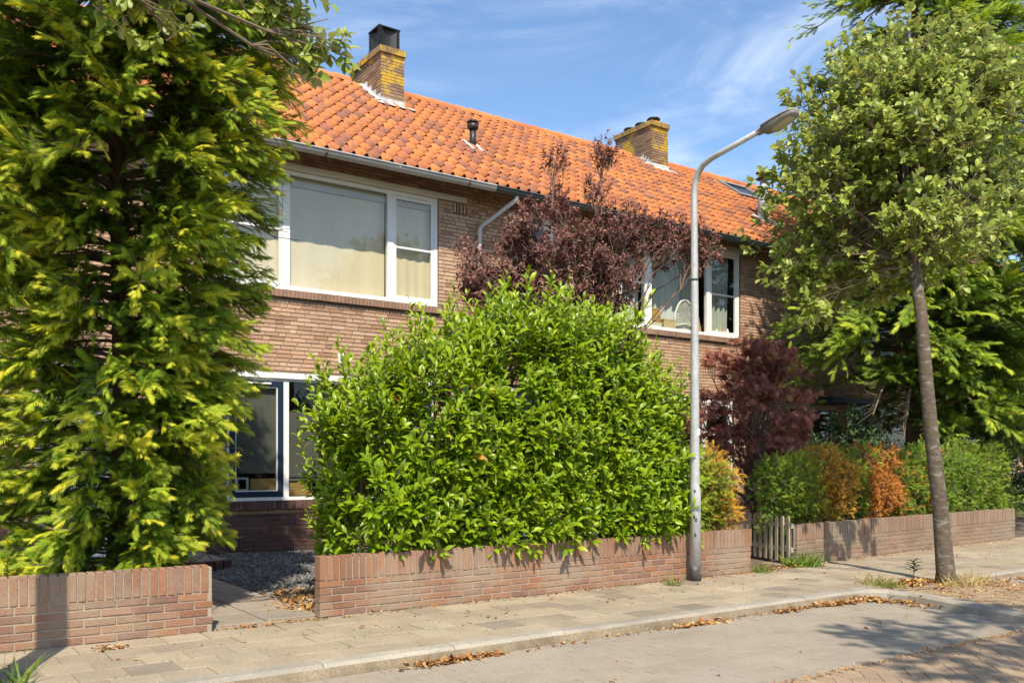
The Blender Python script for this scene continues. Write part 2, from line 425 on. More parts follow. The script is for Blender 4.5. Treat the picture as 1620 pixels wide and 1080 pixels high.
class MB:
    """collects geometry in world coordinates"""

    def __init__(s):
        s.v, s.f, s.t = [], [], []
        s.xf = None

    def add(s, vs, fs, tint=0.0):
        b = len(s.v)
        s.v += [tuple(p) for p in vs]
        s.f += [tuple(b + i for i in f) for f in fs]
        s.t += [tint] * len(vs)

    def box(s, x0, x1, y0, y1, z0, z1, tint=0.0):
        s.add([(x0, y0, z0), (x1, y0, z0), (x1, y1, z0), (x0, y1, z0), (x0, y0, z1), (x1, y0, z1), (x1, y1, z1), (x0, y1, z1)],
              [(0, 3, 2, 1), (4, 5, 6, 7), (0, 1, 5, 4), (1, 2, 6, 5), (2, 3, 7, 6), (3, 0, 4, 7)], tint)
        return s

    def quad(s, a, b, c, d, tint=0.0):
        s.add([a, b, c, d], [(0, 1, 2, 3)], tint)
        return s

    def tube(s, pts, rad, n=8, caps=True, tint=0.0):
        pts = [Vector(p) for p in pts]
        k = len(pts)
        if not hasattr(rad, '__len__'):
            rad = [rad] * k
        vs, fs = [], []
        ref = None
        for i, p in enumerate(pts):
            d = (pts[min(i + 1, k - 1)] - pts[max(i - 1, 0)])
            if d.length < 1e-9:
                d = Vector((0, 0, 1))
            d.normalize()
            if ref is None:
                ref = d.orthogonal().normalized()
            a = (ref - d * ref.dot(d))
            if a.length < 1e-6:
                a = d.orthogonal()
            a.normalize()
            ref = a
            b = d.cross(a)
            for j in range(n):
                t = 2 * pi * j / n
                vs.append(p + (a * math.cos(t) + b * math.sin(t)) * rad[i])
        for i in range(k - 1):
            for j in range(n):
                j2 = (j + 1) % n
                fs.append((i * n + j, i * n + j2, (i + 1) * n + j2, (i + 1) * n + j))
        if caps:
            fs.append(tuple(range(n))[::-1])
            fs.append(tuple((k - 1) * n + j for j in range(n)))
        s.add(vs, fs, tint)
        return s

    def lathe(s, c, prof, n=16, tint=0.0):
        """prof: list of (r, z) from bottom to top"""
        vs, fs = [], []
        for r, z in prof:
            for j in range(n):
                t = 2 * pi * j / n
                vs.append((c[0] + r * math.cos(t), c[1] + r * math.sin(t), c[2] + z))
        k = len(prof)
        for i in range(k - 1):
            for j in range(n):
                j2 = (j + 1) % n
                fs.append((i * n + j, i * n + j2, (i + 1) * n + j2, (i + 1) * n + j))
        fs.append(tuple(range(n))[::-1])
        fs.append(tuple((k - 1) * n + j for j in range(n)))
        s.add(vs, fs, tint)
        return s

    def build(s, name, mat, parent=None, smooth=False, kind=None):
        org = origin(parent)
        me = bpy.data.meshes.new(name)
        me.from_pydata([(x - org[0], y - org[1], z - org[2]) for x, y, z in s.v], [], s.f)
        if smooth:
            me.polygons.foreach_set('use_smooth', [True] * len(me.polygons))
        me.materials.append(mat)
        a = me.attributes.new('tint', 'FLOAT', 'POINT')
        a.data.foreach_set('value', s.t)
        o = put(name, me, parent)
        if kind:
            o['kind'] = kind
        return o


def tpl_arrays(tpl):
    V = np.array(tpl[0], float)
    groups = {}
    for f in tpl[1]:
        groups.setdefault(len(f), []).append(f)
    return V, [np.array(g, int) for g in groups.values()]


def joined(name, tpl, P, R, tint, mat, parent=None, smooth=False, kind=None):
    """one mesh out of many copies of tpl; R (N,3,3) includes scale"""
    V, F = tpl_arrays(tpl)
    N, n = len(P), len(V)
    if N == 0:
        return None
    org = origin(parent)
    W = np.einsum('nij,vj->nvi', R, V) + (P - org)[:, None, :]
    off = (np.arange(N) * n)[:, None, None]
    FF = [(f[None] + off).reshape(-1, f.shape[1]) for f in F]
    me = raw_mesh(name, W.reshape(-1, 3), FF, np.repeat(tint, n), smooth, mat)
    o = put(name, me, parent)
    if kind:
        o['kind'] = kind
    return o


def rot_mats(E):
    """E (N,3) xyz euler -> (N,3,3)"""
    cx, cy, cz = np.cos(E).T
    sx, sy, sz = np.sin(E).T
    R = np.empty((len(E), 3, 3))
    R[:, 0, 0] = cy * cz
    R[:, 0, 1] = sx * sy * cz - cx * sz
    R[:, 0, 2] = cx * sy * cz + sx * sz
    R[:, 1, 0] = cy * sz
    R[:, 1, 1] = sx * sy * sz + cx * cz
    R[:, 1, 2] = cx * sy * sz - sx * cz
    R[:, 2, 0] = -sy
    R[:, 2, 1] = sx * cy
    R[:, 2, 2] = cx * cy
    return R


def pieces(name, tpl, P, E, S, mat, parent, limit=300, stuff=None, smooth=False):
    """alike pieces: the `limit` that show largest as objects of their own (shared mesh), the rest as one part"""
    P, E, S = np.asarray(P, float), np.asarray(E, float), np.asarray(S, float)
    if len(P) == 0:
        return
    order = np.argsort(view_rank(P), kind='stable')
    one, rest = order[:limit], order[limit:]
    V, F = tpl_arrays(tpl)
    me = raw_mesh(name, V, F, None, smooth, mat)
    org = origin(parent)
    for i in one:
        o = bpy.data.objects.new(name, me)
        COL.objects.link(o)
        o.parent = parent
        o.location = P[i] - org
        o.rotation_euler = E[i]
        o.scale = S[i]
    if len(rest):
        R = rot_mats(E[rest]) * S[rest][:, None, :]
        joined(stuff or name + '_field', tpl, P[rest], R, rng.random(len(rest)), mat, parent, smooth, 'stuff')


# piece templates (unit sized, centred)
def tpl_brick(b=0.10, bz=None):
    """block 1 x 1 x 1 with a chamfered front (-y) face"""
    bx = b * .35
    bz = bz or b
    V = [(-.5, -.5 + .035, -.5), (.5, -.5 + .035, -.5), (.5, -.5 + .035, .5), (-.5, -.5 + .035, .5),
         (-.5 + bx, -.5, -.5 + bz), (.5 - bx, -.5, -.5 + bz), (.5 - bx, -.5, .5 - bz), (-.5 + bx, -.5, .5 - bz),
         (-.5, .5, -.5), (.5, .5, -.5), (.5, .5, .5), (-.5, .5, .5)]
    F = [(4, 5, 6, 7), (0, 1, 5, 4), (1, 2, 6, 5), (2, 3, 7, 6), (3, 0, 4, 7), (1, 0, 8, 9), (2, 1, 9, 10), (3, 2, 10, 11), (0, 3, 11, 8), (8, 11, 10, 9)]
    return V, F


def tpl_slab(b=0.03, c=.12):
    """block with a chamfered top face"""
    V = [(-.5, -.5, .5 - c), (.5, -.5, .5 - c), (.5, .5, .5 - c), (-.5, .5, .5 - c),
         (-.5 + b, -.5 + b, .5), (.5 - b, -.5 + b, .5), (.5 - b, .5 - b, .5), (-.5 + b, .5 - b, .5),
         (-.5, -.5, -.5), (.5, -.5, -.5), (.5, .5, -.5), (-.5, .5, -.5)]
    F = [(4, 5, 6, 7), (0, 1, 5, 4), (1, 2, 6, 5), (2, 3, 7, 6), (3, 0, 4, 7), (1, 0, 8, 9), (2, 1, 9, 10), (3, 2, 10, 11), (0, 3, 11, 8), (8, 11, 10, 9)]
    return V, F


BRICK = tpl_brick(.05)
SOLDIER = tpl_brick(.14, .012)
SLAB = tpl_slab(.018)
PAVER = tpl_slab(.006, .012)

# ------------------------------------------------------------------ ground
g = MB()
g.quad((-60, -60, -.16), (140, -60, -.16), (140, 120, -.16), (-60, 120, -.16))
tag(g.build('ground', M['earth']), kind='structure')
ZR = -0.07
# road: one sheet of dust filled joints, bricks on top
g = MB()
g.box(-30, 60, -1.6, 3.70, -.14, ZR - .004)
road = tag(g.build('road', M['dust']), kind='structure')
g = MB()
g.box(-30, 8.25, 3.70, 5.47, -.14, ZR - .0030)
g.box(10.45, 60, 3.70, 5.36, -.14, ZR - .0030)
parking = tag(g.build('parking_bay', M['dust']), kind='structure')
# herringbone road bricks
P, E, S = [], [], []
L_, W_ = .206, .101
for i in range(-8, 130):
    for j in range(-60, 130):
        # herringbone cell
        x = 2.2 + (i + j) * W_ * 1.0
        y = 0.2 + (j - i) * W_ + 0.0
        for k in (0, 1):
            if k == 0:
                cx_, cy_, rz = x + L_ / 2, y + W_ / 2, 0
            else:
                cx_, cy_, rz = x + W_ / 2, y + W_ + L_ / 2, pi / 2
            if not ((i - j) % 2 == 0 and False):
                pass
            P.append((cx_, cy_, rz))
P = []
# running rows laid across the road in a stretcher bond turned 45 degrees reads as keperverband
c45, s45 = math.cos(pi / 4), math.sin(pi / 4)
for a in range(-90, 150):
    for b in range(-90, 150):
        # herringbone lattice: bricks of 2x1 units
        for k in (0, 1):
            if k == 0:
                ux, uy = a + 1.0, b + .5
                ok = ((a - b) % 4 == 0)
                rz = 0
            else:
                ux, uy = a + .5, b + 1.0
                ok = ((a - b) % 4 == 3)
                rz = pi / 2
            if not ok:
                continue
            xx, yy = ux * .1035, uy * .1035
            px, py = xx * c45 - yy * s45 + 6.5, xx * s45 + yy * c45 - 1.0
            if not (3.6 < px < 13.5 and 1.6 < py < 3.52):
                continue
            P.append((px, py, ZR + random.uniform(-.002, .002), rz + pi / 4))
P = np.array(P)
E = np.stack([rng.normal(0, .006, len(P)), rng.normal(0, .006, len(P)), P[:, 3] + rng.normal(0, .01, len(P))], 1)
S = np.tile((.200, .0965, .05), (len(P), 1))
P3 = P[:, :3] - np.array([0, 0, .025])
pieces('road_brick', PAVER, P3, E, S, M['road'], road, 300, 'road_bricks_far')
# plain rolled sheet of road beyond
# edging row between road and bay
P = [(x, 3.60, ZR - .026 + random.uniform(-.002, .002)) for x in np.arange(2.0, 14, .104)]
E = [(0, 0, pi / 2 + random.gauss(0, .012)) for _ in P]
pieces('edging_brick', PAVER, P, E, np.tile((.198, .097, .05), (len(P), 1)), M['road'], road, 120, 'edging_bricks_far')
# bay bricks: stretcher rows
P = []
for r, y in enumerate(np.arange(3.76, 5.42, .1025)):
    for x in np.arange(.4 + (r % 2) * .103, 15, .206):
        if 8.1 - (5.42 - y) * .0 < x < 10.5 and True:
            continue
        P.append((x + random.gauss(0, .002), y + random.gauss(0, .0008), ZR - .0246 + random.uniform(-.0004, .0006)))
P = np.array(P)
E = np.stack([rng.normal(0, .002, len(P)), rng.normal(0, .002, len(P)), rng.normal(0, .010, len(P))], 1)
pieces('parking_paver', PAVER, P, E, np.tile((.2025, .1, .05), (len(P), 1)), M['parking'], parking, 300, 'parking_pavers_far')

# pavement
g = MB()
g.box(-30, 60, 5.64, 7.30, -.10, -.008)
g.box(9.6, 60, 7.28, 7.9, -.10, -.0075)
pavement = tag(g.build('pavement', M['sand']), kind='structure')
P, S = [], []
for r, y in enumerate(np.arange(5.80, 7.20, .302)):
    for x in np.arange(-2 + (r % 2) * .151, 24, .302):
        if 9.15 < x < 10.2 and y < 5.9:
            continue
        P.append((x + random.gauss(0, .003), y + random.gauss(0, .003), -.02 + random.gauss(0, .0022)))
        S.append((.295, .295, .04))
P = np.array(P)
E = np.stack([rng.normal(0, .007, len(P)), rng.normal(0, .007, len(P)), rng.normal(0, .008, len(P))], 1)
pieces('paving_slab', SLAB, P, E, S, M['slab'], pavement, 300, 'paving_slabs_far')

# kerb
kerb_bed = MB()
kerb_bed.box(-30, 8.3, 5.49, 5.64, -.13, -.012)
kerb_bed.box(10.2, 60, 5.40, 5.55, -.13, -.012)
kerb = tag(kerb_bed.build('kerb', M['sand']), kind='structure')
KERB_T = ([(-.5, -.5, -.5), (.5, -.5, -.5), (.5, -.38, .30), (-.5, -.38, .30), (-.5, -.20, .5), (.5, -.20, .5), (.5, .5, .5), (-.5, .5, .5), (-.5, .5, -.5), (.5, .5, -.5)],
          [(0, 1, 2, 3), (3, 2, 5, 4), (4, 5, 6, 7), (7, 6, 9, 8), (8, 9, 1, 0), (0, 3, 4, 7, 8), (1, 9, 6, 5, 2)])
P, E, S = [], [], []
for x in np.arange(-2.6, 8.0, 1.0):
    P.append((x + .5, 5.565, -.055 + random.gauss(0, .002)))
    E.append((0, 0, random.gauss(0, .002)))
    S.append((.992, .165, .13))
P.append((8.10, 5.563, -.055))
E.append((0, 0, 0))
S.append((.2, .165, .13))
# curve at the tree island and down to the road
pts = [(8.21, 5.56), (8.42, 5.50), (8.53, 5.35), (8.55, 5.10), (8.50, 4.85), (8.38, 4.45), (8.26, 4.05), (8.15, 3.66)]
for a, b in zip(pts[:-1], pts[1:]):
    dx, dy = b[0] - a[0], b[1] - a[1]
    ln = math.hypot(dx, dy)
    P.append(((a[0] + b[0]) / 2, (a[1] + b[1]) / 2, -.055 + random.gauss(0, .002)))
    E.append((0, 0, math.atan2(dy, dx)))
    S.append((ln + .012, .165, .13))
for x in np.arange(10.3, 26, 1.0):
    P.append((x + .5, 5.47, -.055 + random.gauss(0, .002)))
    E.append((0, 0, 0))
    S.append((.992, .165, .13))
pieces('kerbstone', KERB_T, P, E, S, M['kerb'], kerb, 60)

# tree island of bare earth
g = MB()
isl = [(8.24, 5.66), (8.50, 5.56), (8.60, 5.35), (8.61, 5.05), (8.55, 4.8), (8.42, 4.4), (8.30, 4.0), (8.21, 3.72), (10.42, 3.72), (10.42, 5.66)]
n = len(isl)
c = np.mean(isl, 0)
g.add([(x, y, -.025) for x, y in isl] + [(9.4, 5.0, .01)], [(i, (i + 1) % n, n) for i in range(n)][::-1] if False else [(i, (i + 1) % n, n) for i in range(n)])
tag(g.build('tree_pit_earth', M['dry_earth']), kind='structure')

# front gardens
g = MB()
g.box(-30, 60, 7.31, 13.05, -.12, -.012)
tag(g.build('garden_soil', M['earth']), kind='structure')
g = MB()
g.box(2.2, 3.16, 7.25, 12.9, -.05, -.004)
path = tag(g.build('garden_path', M['sand']), kind='structure')
P, S = [], []
for y in np.arange(7.55, 12.8, .50):
    for x in (2.44, 2.92):
        P.append((x, y + (.0 if x < 2.6 else .03), -.012 + random.gauss(0, .002)))
        S.append((.47, .488, .05))
E = np.stack([rng.normal(0, .004, len(P)), rng.normal(0, .004, len(P)), rng.normal(0, .004, len(P))], 1)
pieces('path_slab', SLAB, P, E, S, M['path'], path, 60)
# slate chippings
N = 9000
P = np.stack([rng.uniform(3.2, 6.6, N), 13.0 - 5.6 * rng.random(N) ** .8, np.zeros(N)], 1)
P[:, 2] = rng.uniform(-.012, .004, N)
CHIP = ([(-.5, -.4, 0), (.4, -.5, 0), (.5, .4, 0), (-.3, .5, 0), (-.3, -.2, .5), (.3, -.2, .6), (.25, .3, .45), (-.2, .25, .5)],
        [(0, 1, 5, 4), (1, 2, 6, 5), (2, 3, 7, 6), (3, 0, 4, 7), (4, 5, 6, 7)])
R = rot_mats(np.stack([rng.normal(0, .5, N), rng.normal(0, .5, N), rng.uniform(0, 6.3, N)], 1)) * rng.uniform(.016, .038, N)[:, None, None]
joined('gravel', CHIP, P, R, rng.random(N), M['chip'], None, False, 'stuff')


# ------------------------------------------------------------------ houses
def intervals(x0, x1, cuts):
    segs = [(x0, x1)]
    for a, b in cuts:
        out = []
        for p, q in segs:
            if b <= p or a >= q:
                out.append((p, q))
                continue
            if a > p:
                out.append((p, a))
            if b < q:
                out.append((b, q))
        segs = out
    return [s for s in segs if s[1] - s[0] > .03]


TH = 13.0            # plane of the facades
TE, ZE = 12.42, 5.90  # eave line of the roof
TR, ZRDG = 16.5, 8.83  # ridge
PITCH = math.atan2(ZRDG - ZE, TR - TE)
SLOPE = math.hypot(ZRDG - ZE, TR - TE)
CH = .0625


def panel_mesh(mb, x0, x1, z0, z1, cuts, y0, y1):
    zs = sorted(set([z0, z1] + [c for q in cuts for c in q[2:4] if z0 < c < z1]))
    for a, b in zip(zs[:-1], zs[1:]):
        mid = (a + b) / 2
        for p, q in intervals(x0, x1, [(c[0], c[1]) for c in cuts if c[2] < mid < c[3]]):
            mb.box(p, q, y0, y1, a, b)


def brick_facade(parent, x0, x1, ztop, cuts, plinth, lim):
    mb = MB()
    panel_mesh(mb, x0, x1, -.05, ztop, cuts, TH, TH + .10)
    wall = mb.build('wall', M['facade_mortar'], parent)
    sets = {'plinth': ([], []), 'face': ([], [])}
    nc = int(ztop / CH)
    for c in range(nc):
        z0 = c * CH + .006
        z1 = z0 + .0505
        key = 'plinth' if z1 < plinth else 'face'
        for p, q in intervals(x0, x1, [(k[0], k[1]) for k in cuts if k[2] < z1 - .01 and k[3] > z0 + .01]):
            x = p - random.uniform(0, .15)
            while x < q:
                ln = .212 if random.random() < .74 else .101
                a, b = max(x, p), min(x + ln, q)
                x += ln + .0115
                if b - a < .03:
                    continue
                sets[key][0].append(((a + b) / 2, TH + .012 + random.gauss(0, .0016), (z0 + z1) / 2 + random.gauss(0, .0008)))
                sets[key][1].append((b - a, .045, .0505))
    for key, m in (('plinth', 'plinth_brick'), ('face', 'facade_brick')):
        P, S = sets[key]
        E = np.zeros((len(P), 3))
        k = lim if key == 'face' else min(lim, 100)
        pieces('brick', BRICK, P, E, S, M[m], wall, k, 'brickwork' if key == 'face' else 'plinth_brickwork')
    return wall


def soldier_sill(parent, x0, x1, z0, z1, m, y=TH - .06):
    mb = MB()
    mb.box(x0, x1, y + .012, TH + .05, z0 + .01, z1 - .012)
    st = mb.build('brick_sill', M['facade_mortar'], parent)
    P = [(x, y + .05, (z0 + z1) / 2 + random.gauss(0, .001)) for x in np.arange(x0 + .03, x1 - .02, .0625)]
    pieces('brick', SOLDIER, P, np.stack([rng.normal(0.0, .01, len(P)), rng.normal(0, .012, len(P)), np.zeros(len(P))], 1), np.tile((.051, .11, z1 - z0), (len(P), 1)), M[m], st, 80)
    return st


def frame_ring(mb, x0, x1, z0, z1, w, y0, y1):
    mb.box(x0, x0 + w, y0, y1, z0, z1)
    mb.box(x1 - w, x1, y0, y1, z0, z1)
    mb.box(x0 + w, x1 - w, y0, y1, z0, z0 + w)
    mb.box(x0 + w, x1 - w, y0, y1, z1 - w, z1)


def pane(parent, x0, x1, z0, z1, y, m='glass'):
    mb = MB()
    mb.box(x0, x1, y, y + .006, z0, z1)
    return mb.build('pane', M[m], parent)


def room(parent, x0, x1, z0, z1, depth=2.6):
    mb = MB()
    y0, y1 = TH + .102, TH + depth
    a, b = x0 - .6, x1 + .6
    za, zb = z0 - .7, z1 + .12
    mb.quad((a, y1, za), (b, y1, za), (b, y1, zb), (a, y1, zb))
    mb.quad((a, y0, za), (a, y1, za), (a, y1, zb), (a, y0, zb))
    mb.quad((b, y0, za), (b, y0, zb), (b, y1, zb), (b, y1, za))
    mb.quad((a, y0, za), (b, y0, za), (b, y1, za), (a, y1, za))
    mb.quad((a, y0, zb), (a, y1, zb), (b, y1, zb), (b, y0, zb))
    return mb.build('room', M['room'], parent)


def wide_window(parent, x0, xm0, xm1, x1, z0, z1, transom, fy=TH + .02, blind=None, gm='glass'):
    """wide window: narrow casement, fixed pane, narrow casement"""
    mb = MB()
    y0, y1 = fy, fy + .07
    mb.box(x0, x0 + .055, y0, y1, z0, z1)
    mb.box(x1 - .06, x1, y0, y1, z0, z1)
    mb.box(x0 + .055, x1 - .06, y0, y1, z1 - .06, z1)
    mb.box(x0 + .055, x1 - .06, y0 - .012, y1, z0, z0 + .065)
    for a in (xm0, xm1):
        mb.box(a - .055, a + .055, y0 - .004, y1, z0 + .065, z1 - .06)
    win = mb.build('window', M['white'], parent)
    for a, b in ((x0 + .055, xm0 - .055), (xm1 + .055, x1 - .06)):
        mb = MB()
        frame_ring(mb, a + .004, b - .004, z0 + .069, z1 - .064, .05, y0 + .012, y1 - .012)
        mb.box(a + .054, b - .054, y0 + .016, y1 - .016, transom - .016, transom + .016)
        mb.build('casement_frame', M['white'], win)
    zc0, zc1 = z0 + .065, z1 - .06
    pane(win, xm0 + .055, xm1 - .055, zc0, zc1, y0 + .04, gm)
    for a, b in ((x0 + .105, xm0 - .105), (xm1 + .105, x1 - .11)):
        pane(win, a, b, transom + .016, z1 - .11, y0 + .036, gm)
        pane(win, a, b, z0 + .115, transom - .016, y0 + .036, gm)
    if blind:
        for a, b in ((x0 + .06, xm0 - .05), (xm0 + .05, xm1 - .05), (xm1 + .05, x1 - .06)):
            nx, nz_ = 26, 8
            vs, fs = [], []
            for j in range(nz_ + 1):
                for i in range(nx + 1):
                    xx = a + (b - a) * i / nx
                    vs.append((xx, y1 + .05 + .006 * math.sin(i * 1.1 + a) + .004 * math.sin(i * .37 + j * .5), z0 + .03 + (z1 - z0 - .06) * j / nz_))
            for j in range(nz_):
                for i in range(nx):
                    q = j * (nx + 1) + i
                    fs.append((q, q + 1, q + nx + 2, q + nx + 1))
            bb = MB()
            bb.add(vs, fs)
            bb.build('blind', M['blind'], win, True)
            bb = MB()
            bb.box(a + .005, b - .005, y1 + .015, y1 + .038, z1 - .20, z1 - .065)
            bb.build('dull_glass_strip', M['beige'], win)  # tan strip imitating the top band of the glass that mirrors nothing bright
    return win


def tpl_tile():
    nx = 9
    w_, l_ = .238, .405
    th = .016
    V, F = [], []
    prof = []
    for i in range(nx):
        q = i / (nx - 1)
        x = -.02 + w_ * q
        # Dutch pan: flat trough with a rounded roll at one side
        z = .010 - .012 * math.sin(pi * q / .60) if q < .60 else .010 + .048 * math.sin(pi * (q - .60) / .42)
        prof.append((x, z))
    for yy, l0, l1 in ((0, .014, .024), (l_, .002, .002)):
        for x, z in prof:
            V.append((x, yy, z + l0 + l1 * max(0, z - .010) / .048))
    for x, z in prof:            # lower lip
        V.append((x, 0.004, z + .014 + .024 * max(0, z - .010) / .048 - th))
    for i in range(nx - 1):
        F.append((i, i + 1, nx + i + 1, nx + i))
        F.append((2 * nx + i, 2 * nx + i + 1, i + 1, i))
    # side lip of the roll
    V += [(prof[-1][0] + .002, 0, .016), (prof[-1][0] + .002, l_, -.004)]
    a = len(V)
    F.append((nx - 1, a - 2, a - 1, 2 * nx - 1))
    return V, F


TILE = tpl_tile()


def build_roof(parent, x0, x1, lim, holes=()):
    mb = MB()
    up = Vector((0, math.cos(PITCH), math.sin(PITCH)))
    nrm = Vector((0, -math.sin(PITCH), math.cos(PITCH)))
    e = Vector((0, TE, ZE))

    def at(x, u, h):
        p = e + up * u + nrm * h
        return (x, p.y, p.z)
    mb.quad(at(x0, .02, -.012), at(x1, .02, -.012), at(x1, SLOPE, -.012), at(x0, SLOPE, -.012))
    mb.quad((x0, TR, ZRDG - .012), (x1, TR, ZRDG - .012), (x1, 2 * TR - TE + .1, ZE - .1), (x0, 2 * TR - TE + .1, ZE - .1))
    # rafters' underside
    mb.quad(at(x0, .02, -.10), at(x0, SLOPE, -.10), at(x1, SLOPE, -.10), at(x1, .02, -.10))
    roof = mb.build('roof', M['roof_under'], parent)
    wt = (x1 - x0) / round((x1 - x0) / .218)
    rows = round((SLOPE - .06) / .342)
    ex = (SLOPE - .06) / rows
    P, E = [], []
    for r in range(rows):
        for i in range(round((x1 - x0) / wt)):
            x = x0 + i * wt
            u = r * ex - .015
            if any(h[0] < x + wt / 2 < h[1] and h[2] < u + .2 < h[3] for h in holes):
                continue
            P.append(at(x + random.gauss(0, .003), u + random.gauss(0, .005), .004 + random.gauss(0, .002)))
            E.append((PITCH + random.gauss(0, .008), random.gauss(0, .008), random.gauss(0, .010)))
    pieces('roof_tile', TILE, P, E, np.ones((len(P), 3)), M['tile'], roof, lim, 'roof_tiles_far', True)
    # ridge tiles
    k = 9
    V, F = [], []
    for xx, rr in ((0, .118), (.05, .125), (.36, .105)):
        for j in range(k):
            t = pi * (-.08 + 1.16 * j / (k - 1))
            V.append((xx, rr * math.cos(t), rr * .92 * math.sin(t)))
    for a in range(2):
        for j in range(k - 1):
            F.append((a * k + j, a * k + j + 1, (a + 1) * k + j + 1, (a + 1) * k + j))
    F.append(tuple(range(k))[::-1])
    P, E = [], []
    for x in np.arange(x0, x1 - .1, .335):
        if any(h[0] - .2 < x + .1 < h[1] and h[3] > SLOPE - .1 for h in holes):
            continue
        P.append((x, TR, ZRDG + .012 + random.gauss(0, .004)))
        E.append((random.gauss(0, .02), random.gauss(0, .012), random.gauss(0, .015)))
    pieces('ridge_tile', (V, F), P, E, np.ones((len(P), 3)), M['ridge'], roof, 60, None, True)
    return roof


def roof_z(y):
    return ZE + (y - TE) * math.tan(PITCH)


def gutter(parent, x0, x1, m, brackets):
    mb = MB()
    c = (12.395, 5.88)
    r = .072
    n = 9
    vs, fs = [], []
    prof = [(c[0] - r - .012, c[1] + .008), (c[0] - r - .010, c[1] + .022)]
    prof = []
    for j in range(n):
        t = pi + pi * j / (n - 1)
        prof.append((c[0] + r * math.cos(t), c[1] + r * math.sin(t) - .01))
    bead = [(c[0] - r + .004, c[1] + .012), (c[0] - r - .012, c[1] + .014), (c[0] - r - .014, c[1] - .004)]
    prof = bead + prof + [(c[0] + r, c[1] + .06)]
    k = len(prof)
    for x in (x0, x1):
        for y, z in prof:
            vs.append((x, y, z))
    for j in range(k - 1):
        fs.append((j, j + 1, k + j + 1, k + j))
    mb.add(vs, fs)
    gt = mb.build('gutter', M[m], parent, True)
    for i, x in enumerate(brackets):
        mb = MB()
        pr = [(c[0] + (r + .006) * math.cos(pi + pi * j / 8), c[1] + (r + .006) * math.sin(pi + pi * j / 8) - .01) for j in range(9)]
        pr = [(c[0] - r - .016, c[1] + .02)] + pr
        vs = [(x + d, y, z) for d in (-.016, .016) for y, z in pr]
        kk = len(pr)
        mb.add(vs, [(j, j + 1, kk + j + 1, kk + j) for j in range(kk - 1)])
        mb.build('gutter_bracket', M['rust'] if i % 3 < 2 and m == 'zinc' else M[m], gt)
    return gt


def chimney(parent, x0, x1, y0, y1, zcap0, zcap1):
    """brick stack through the ridge"""
    mb = MB()
    zb = roof_z(y0) - .4
    mb.box(x0 + .008, x1 - .008, y0 + .008, y1 - .008, zb, zcap0 + .01)
    st = mb.build('chimney', M['facade_mortar'], parent)
    bk, fbk = MB(), MB()
    nz_ = int((zcap0 - zb) / CH)
    for c in range(nz_):
        z0 = zcap0 - (c + 1) * CH + .005
        z1 = z0 + .051
        off = 0 if c % 2 else .111
        for (a, b, ax) in ((x0, x1, 0), (y0, y1, 1)):
            p = a - off
            while p < b:
                q0, q1 = max(p, a), min(p + .211, b)
                p += .222
                if q1 - q0 < .03:
                    continue
                j = random.gauss(0, .0015)
                if ax == 0:
                    (fbk if z0 > zcap0 - .62 else bk).box(q0, q1, y0 + j, y0 + .03, z0, z1, random.random())
                else:
                    bk.box(x0 + j, x0 + .03, q0 + .001, q1, z0, z1, random.random())
                    bk.box(x1 - .03, x1 + j, q0 + .001, q1, z0, z1, random.random())
    bk.build('brickwork', M['chimney_brick'], st, kind='stuff')
    fbk.build('brickwork', M['lichen_brick'], st, kind='stuff')
    # cap of bricks on edge
    mb = MB()
    o = .04
    mb.box(x0 - o + .012, x1 + o - .012, y0 - o + .012, y1 + o - .012, zcap0, zcap1 - .008)
    cp = mb.build('chimney_cap', M['facade_mortar'], st)
    bk = MB()
    for x in np.arange(x0 - o, x1 + o - .03, .0625):
        xe = min(x + .052, x1 + o)
        bk.box(x, xe, y0 - o + random.gauss(0, .002), y0 + .16, zcap0 + .002, zcap1 + random.gauss(0, .002), random.random())
    for y in np.arange(y0 + .17, y1 + o - .03, .0625):
        bk.box(x0 - o + random.gauss(0, .002), x0 + .16, y, y + .052, zcap0 + .002, zcap1 + random.gauss(0, .002), random.random())
        bk.box(x1 - .16, x1 + o, y, y + .052, zcap0 + .002, zcap1 + random.gauss(0, .002), random.random())
    bk.build('cap_brickwork', M['chimney_cap'], cp, kind='stuff')
    # stepped lead flashing on the street and left faces
    fl = MB()
    ym = TR
    zf = roof_z(y0)
    fl.box(x0 - .012, x1 + .012, y0 - .016, y0 - .004, zf - .03, zf + .13)
    fl.add([(x0 - .10, y0 - .012, zf + .055), (x1 + .16, y0 - .012, zf + .055), (x1 + .18, y0 - .20, zf - .065), (x0 - .12, y0 - .18, zf - .055)], [(0, 3, 2, 1)])
    steps = 4
    for i in range(steps):
        ya = y0 + (ym - .12 - y0) * i / steps
        yb = y0 + (ym - .12 - y0) * (i + 1) / steps
        za = roof_z(ya)
        fl.add([(x0 - .010, ya, za), (x0 - .010, yb + .02, roof_z(yb)), (x0 - .010, yb + .02, roof_z(yb) + .09), (x0 - .010, ya + .02, za + .22), (x0 - .010, ya, za + .20)],
               [(0, 4, 3, 2, 1)])
        fl.add([(x1 + .010, ya, za), (x1 + .010, yb + .02, roof_z(yb)), (x1 + .010, yb + .02, roof_z(yb) + .09), (x1 + .010, ya + .02, za + .22), (x1 + .010, ya, za + .20)],
               [(0, 1, 2, 3, 4)])
    fl.quad((x0 - .17, y0 - .02, zf + .05), (x0 - .004, y0 - .02, zf + .075), (x0 - .004, ym - .1, roof_z(ym - .1) + .09), (x0 - .14, ym - .1, roof_z(ym - .1) + .06))
    fl.build('lead_flashing', M['lead'], st)
    return st


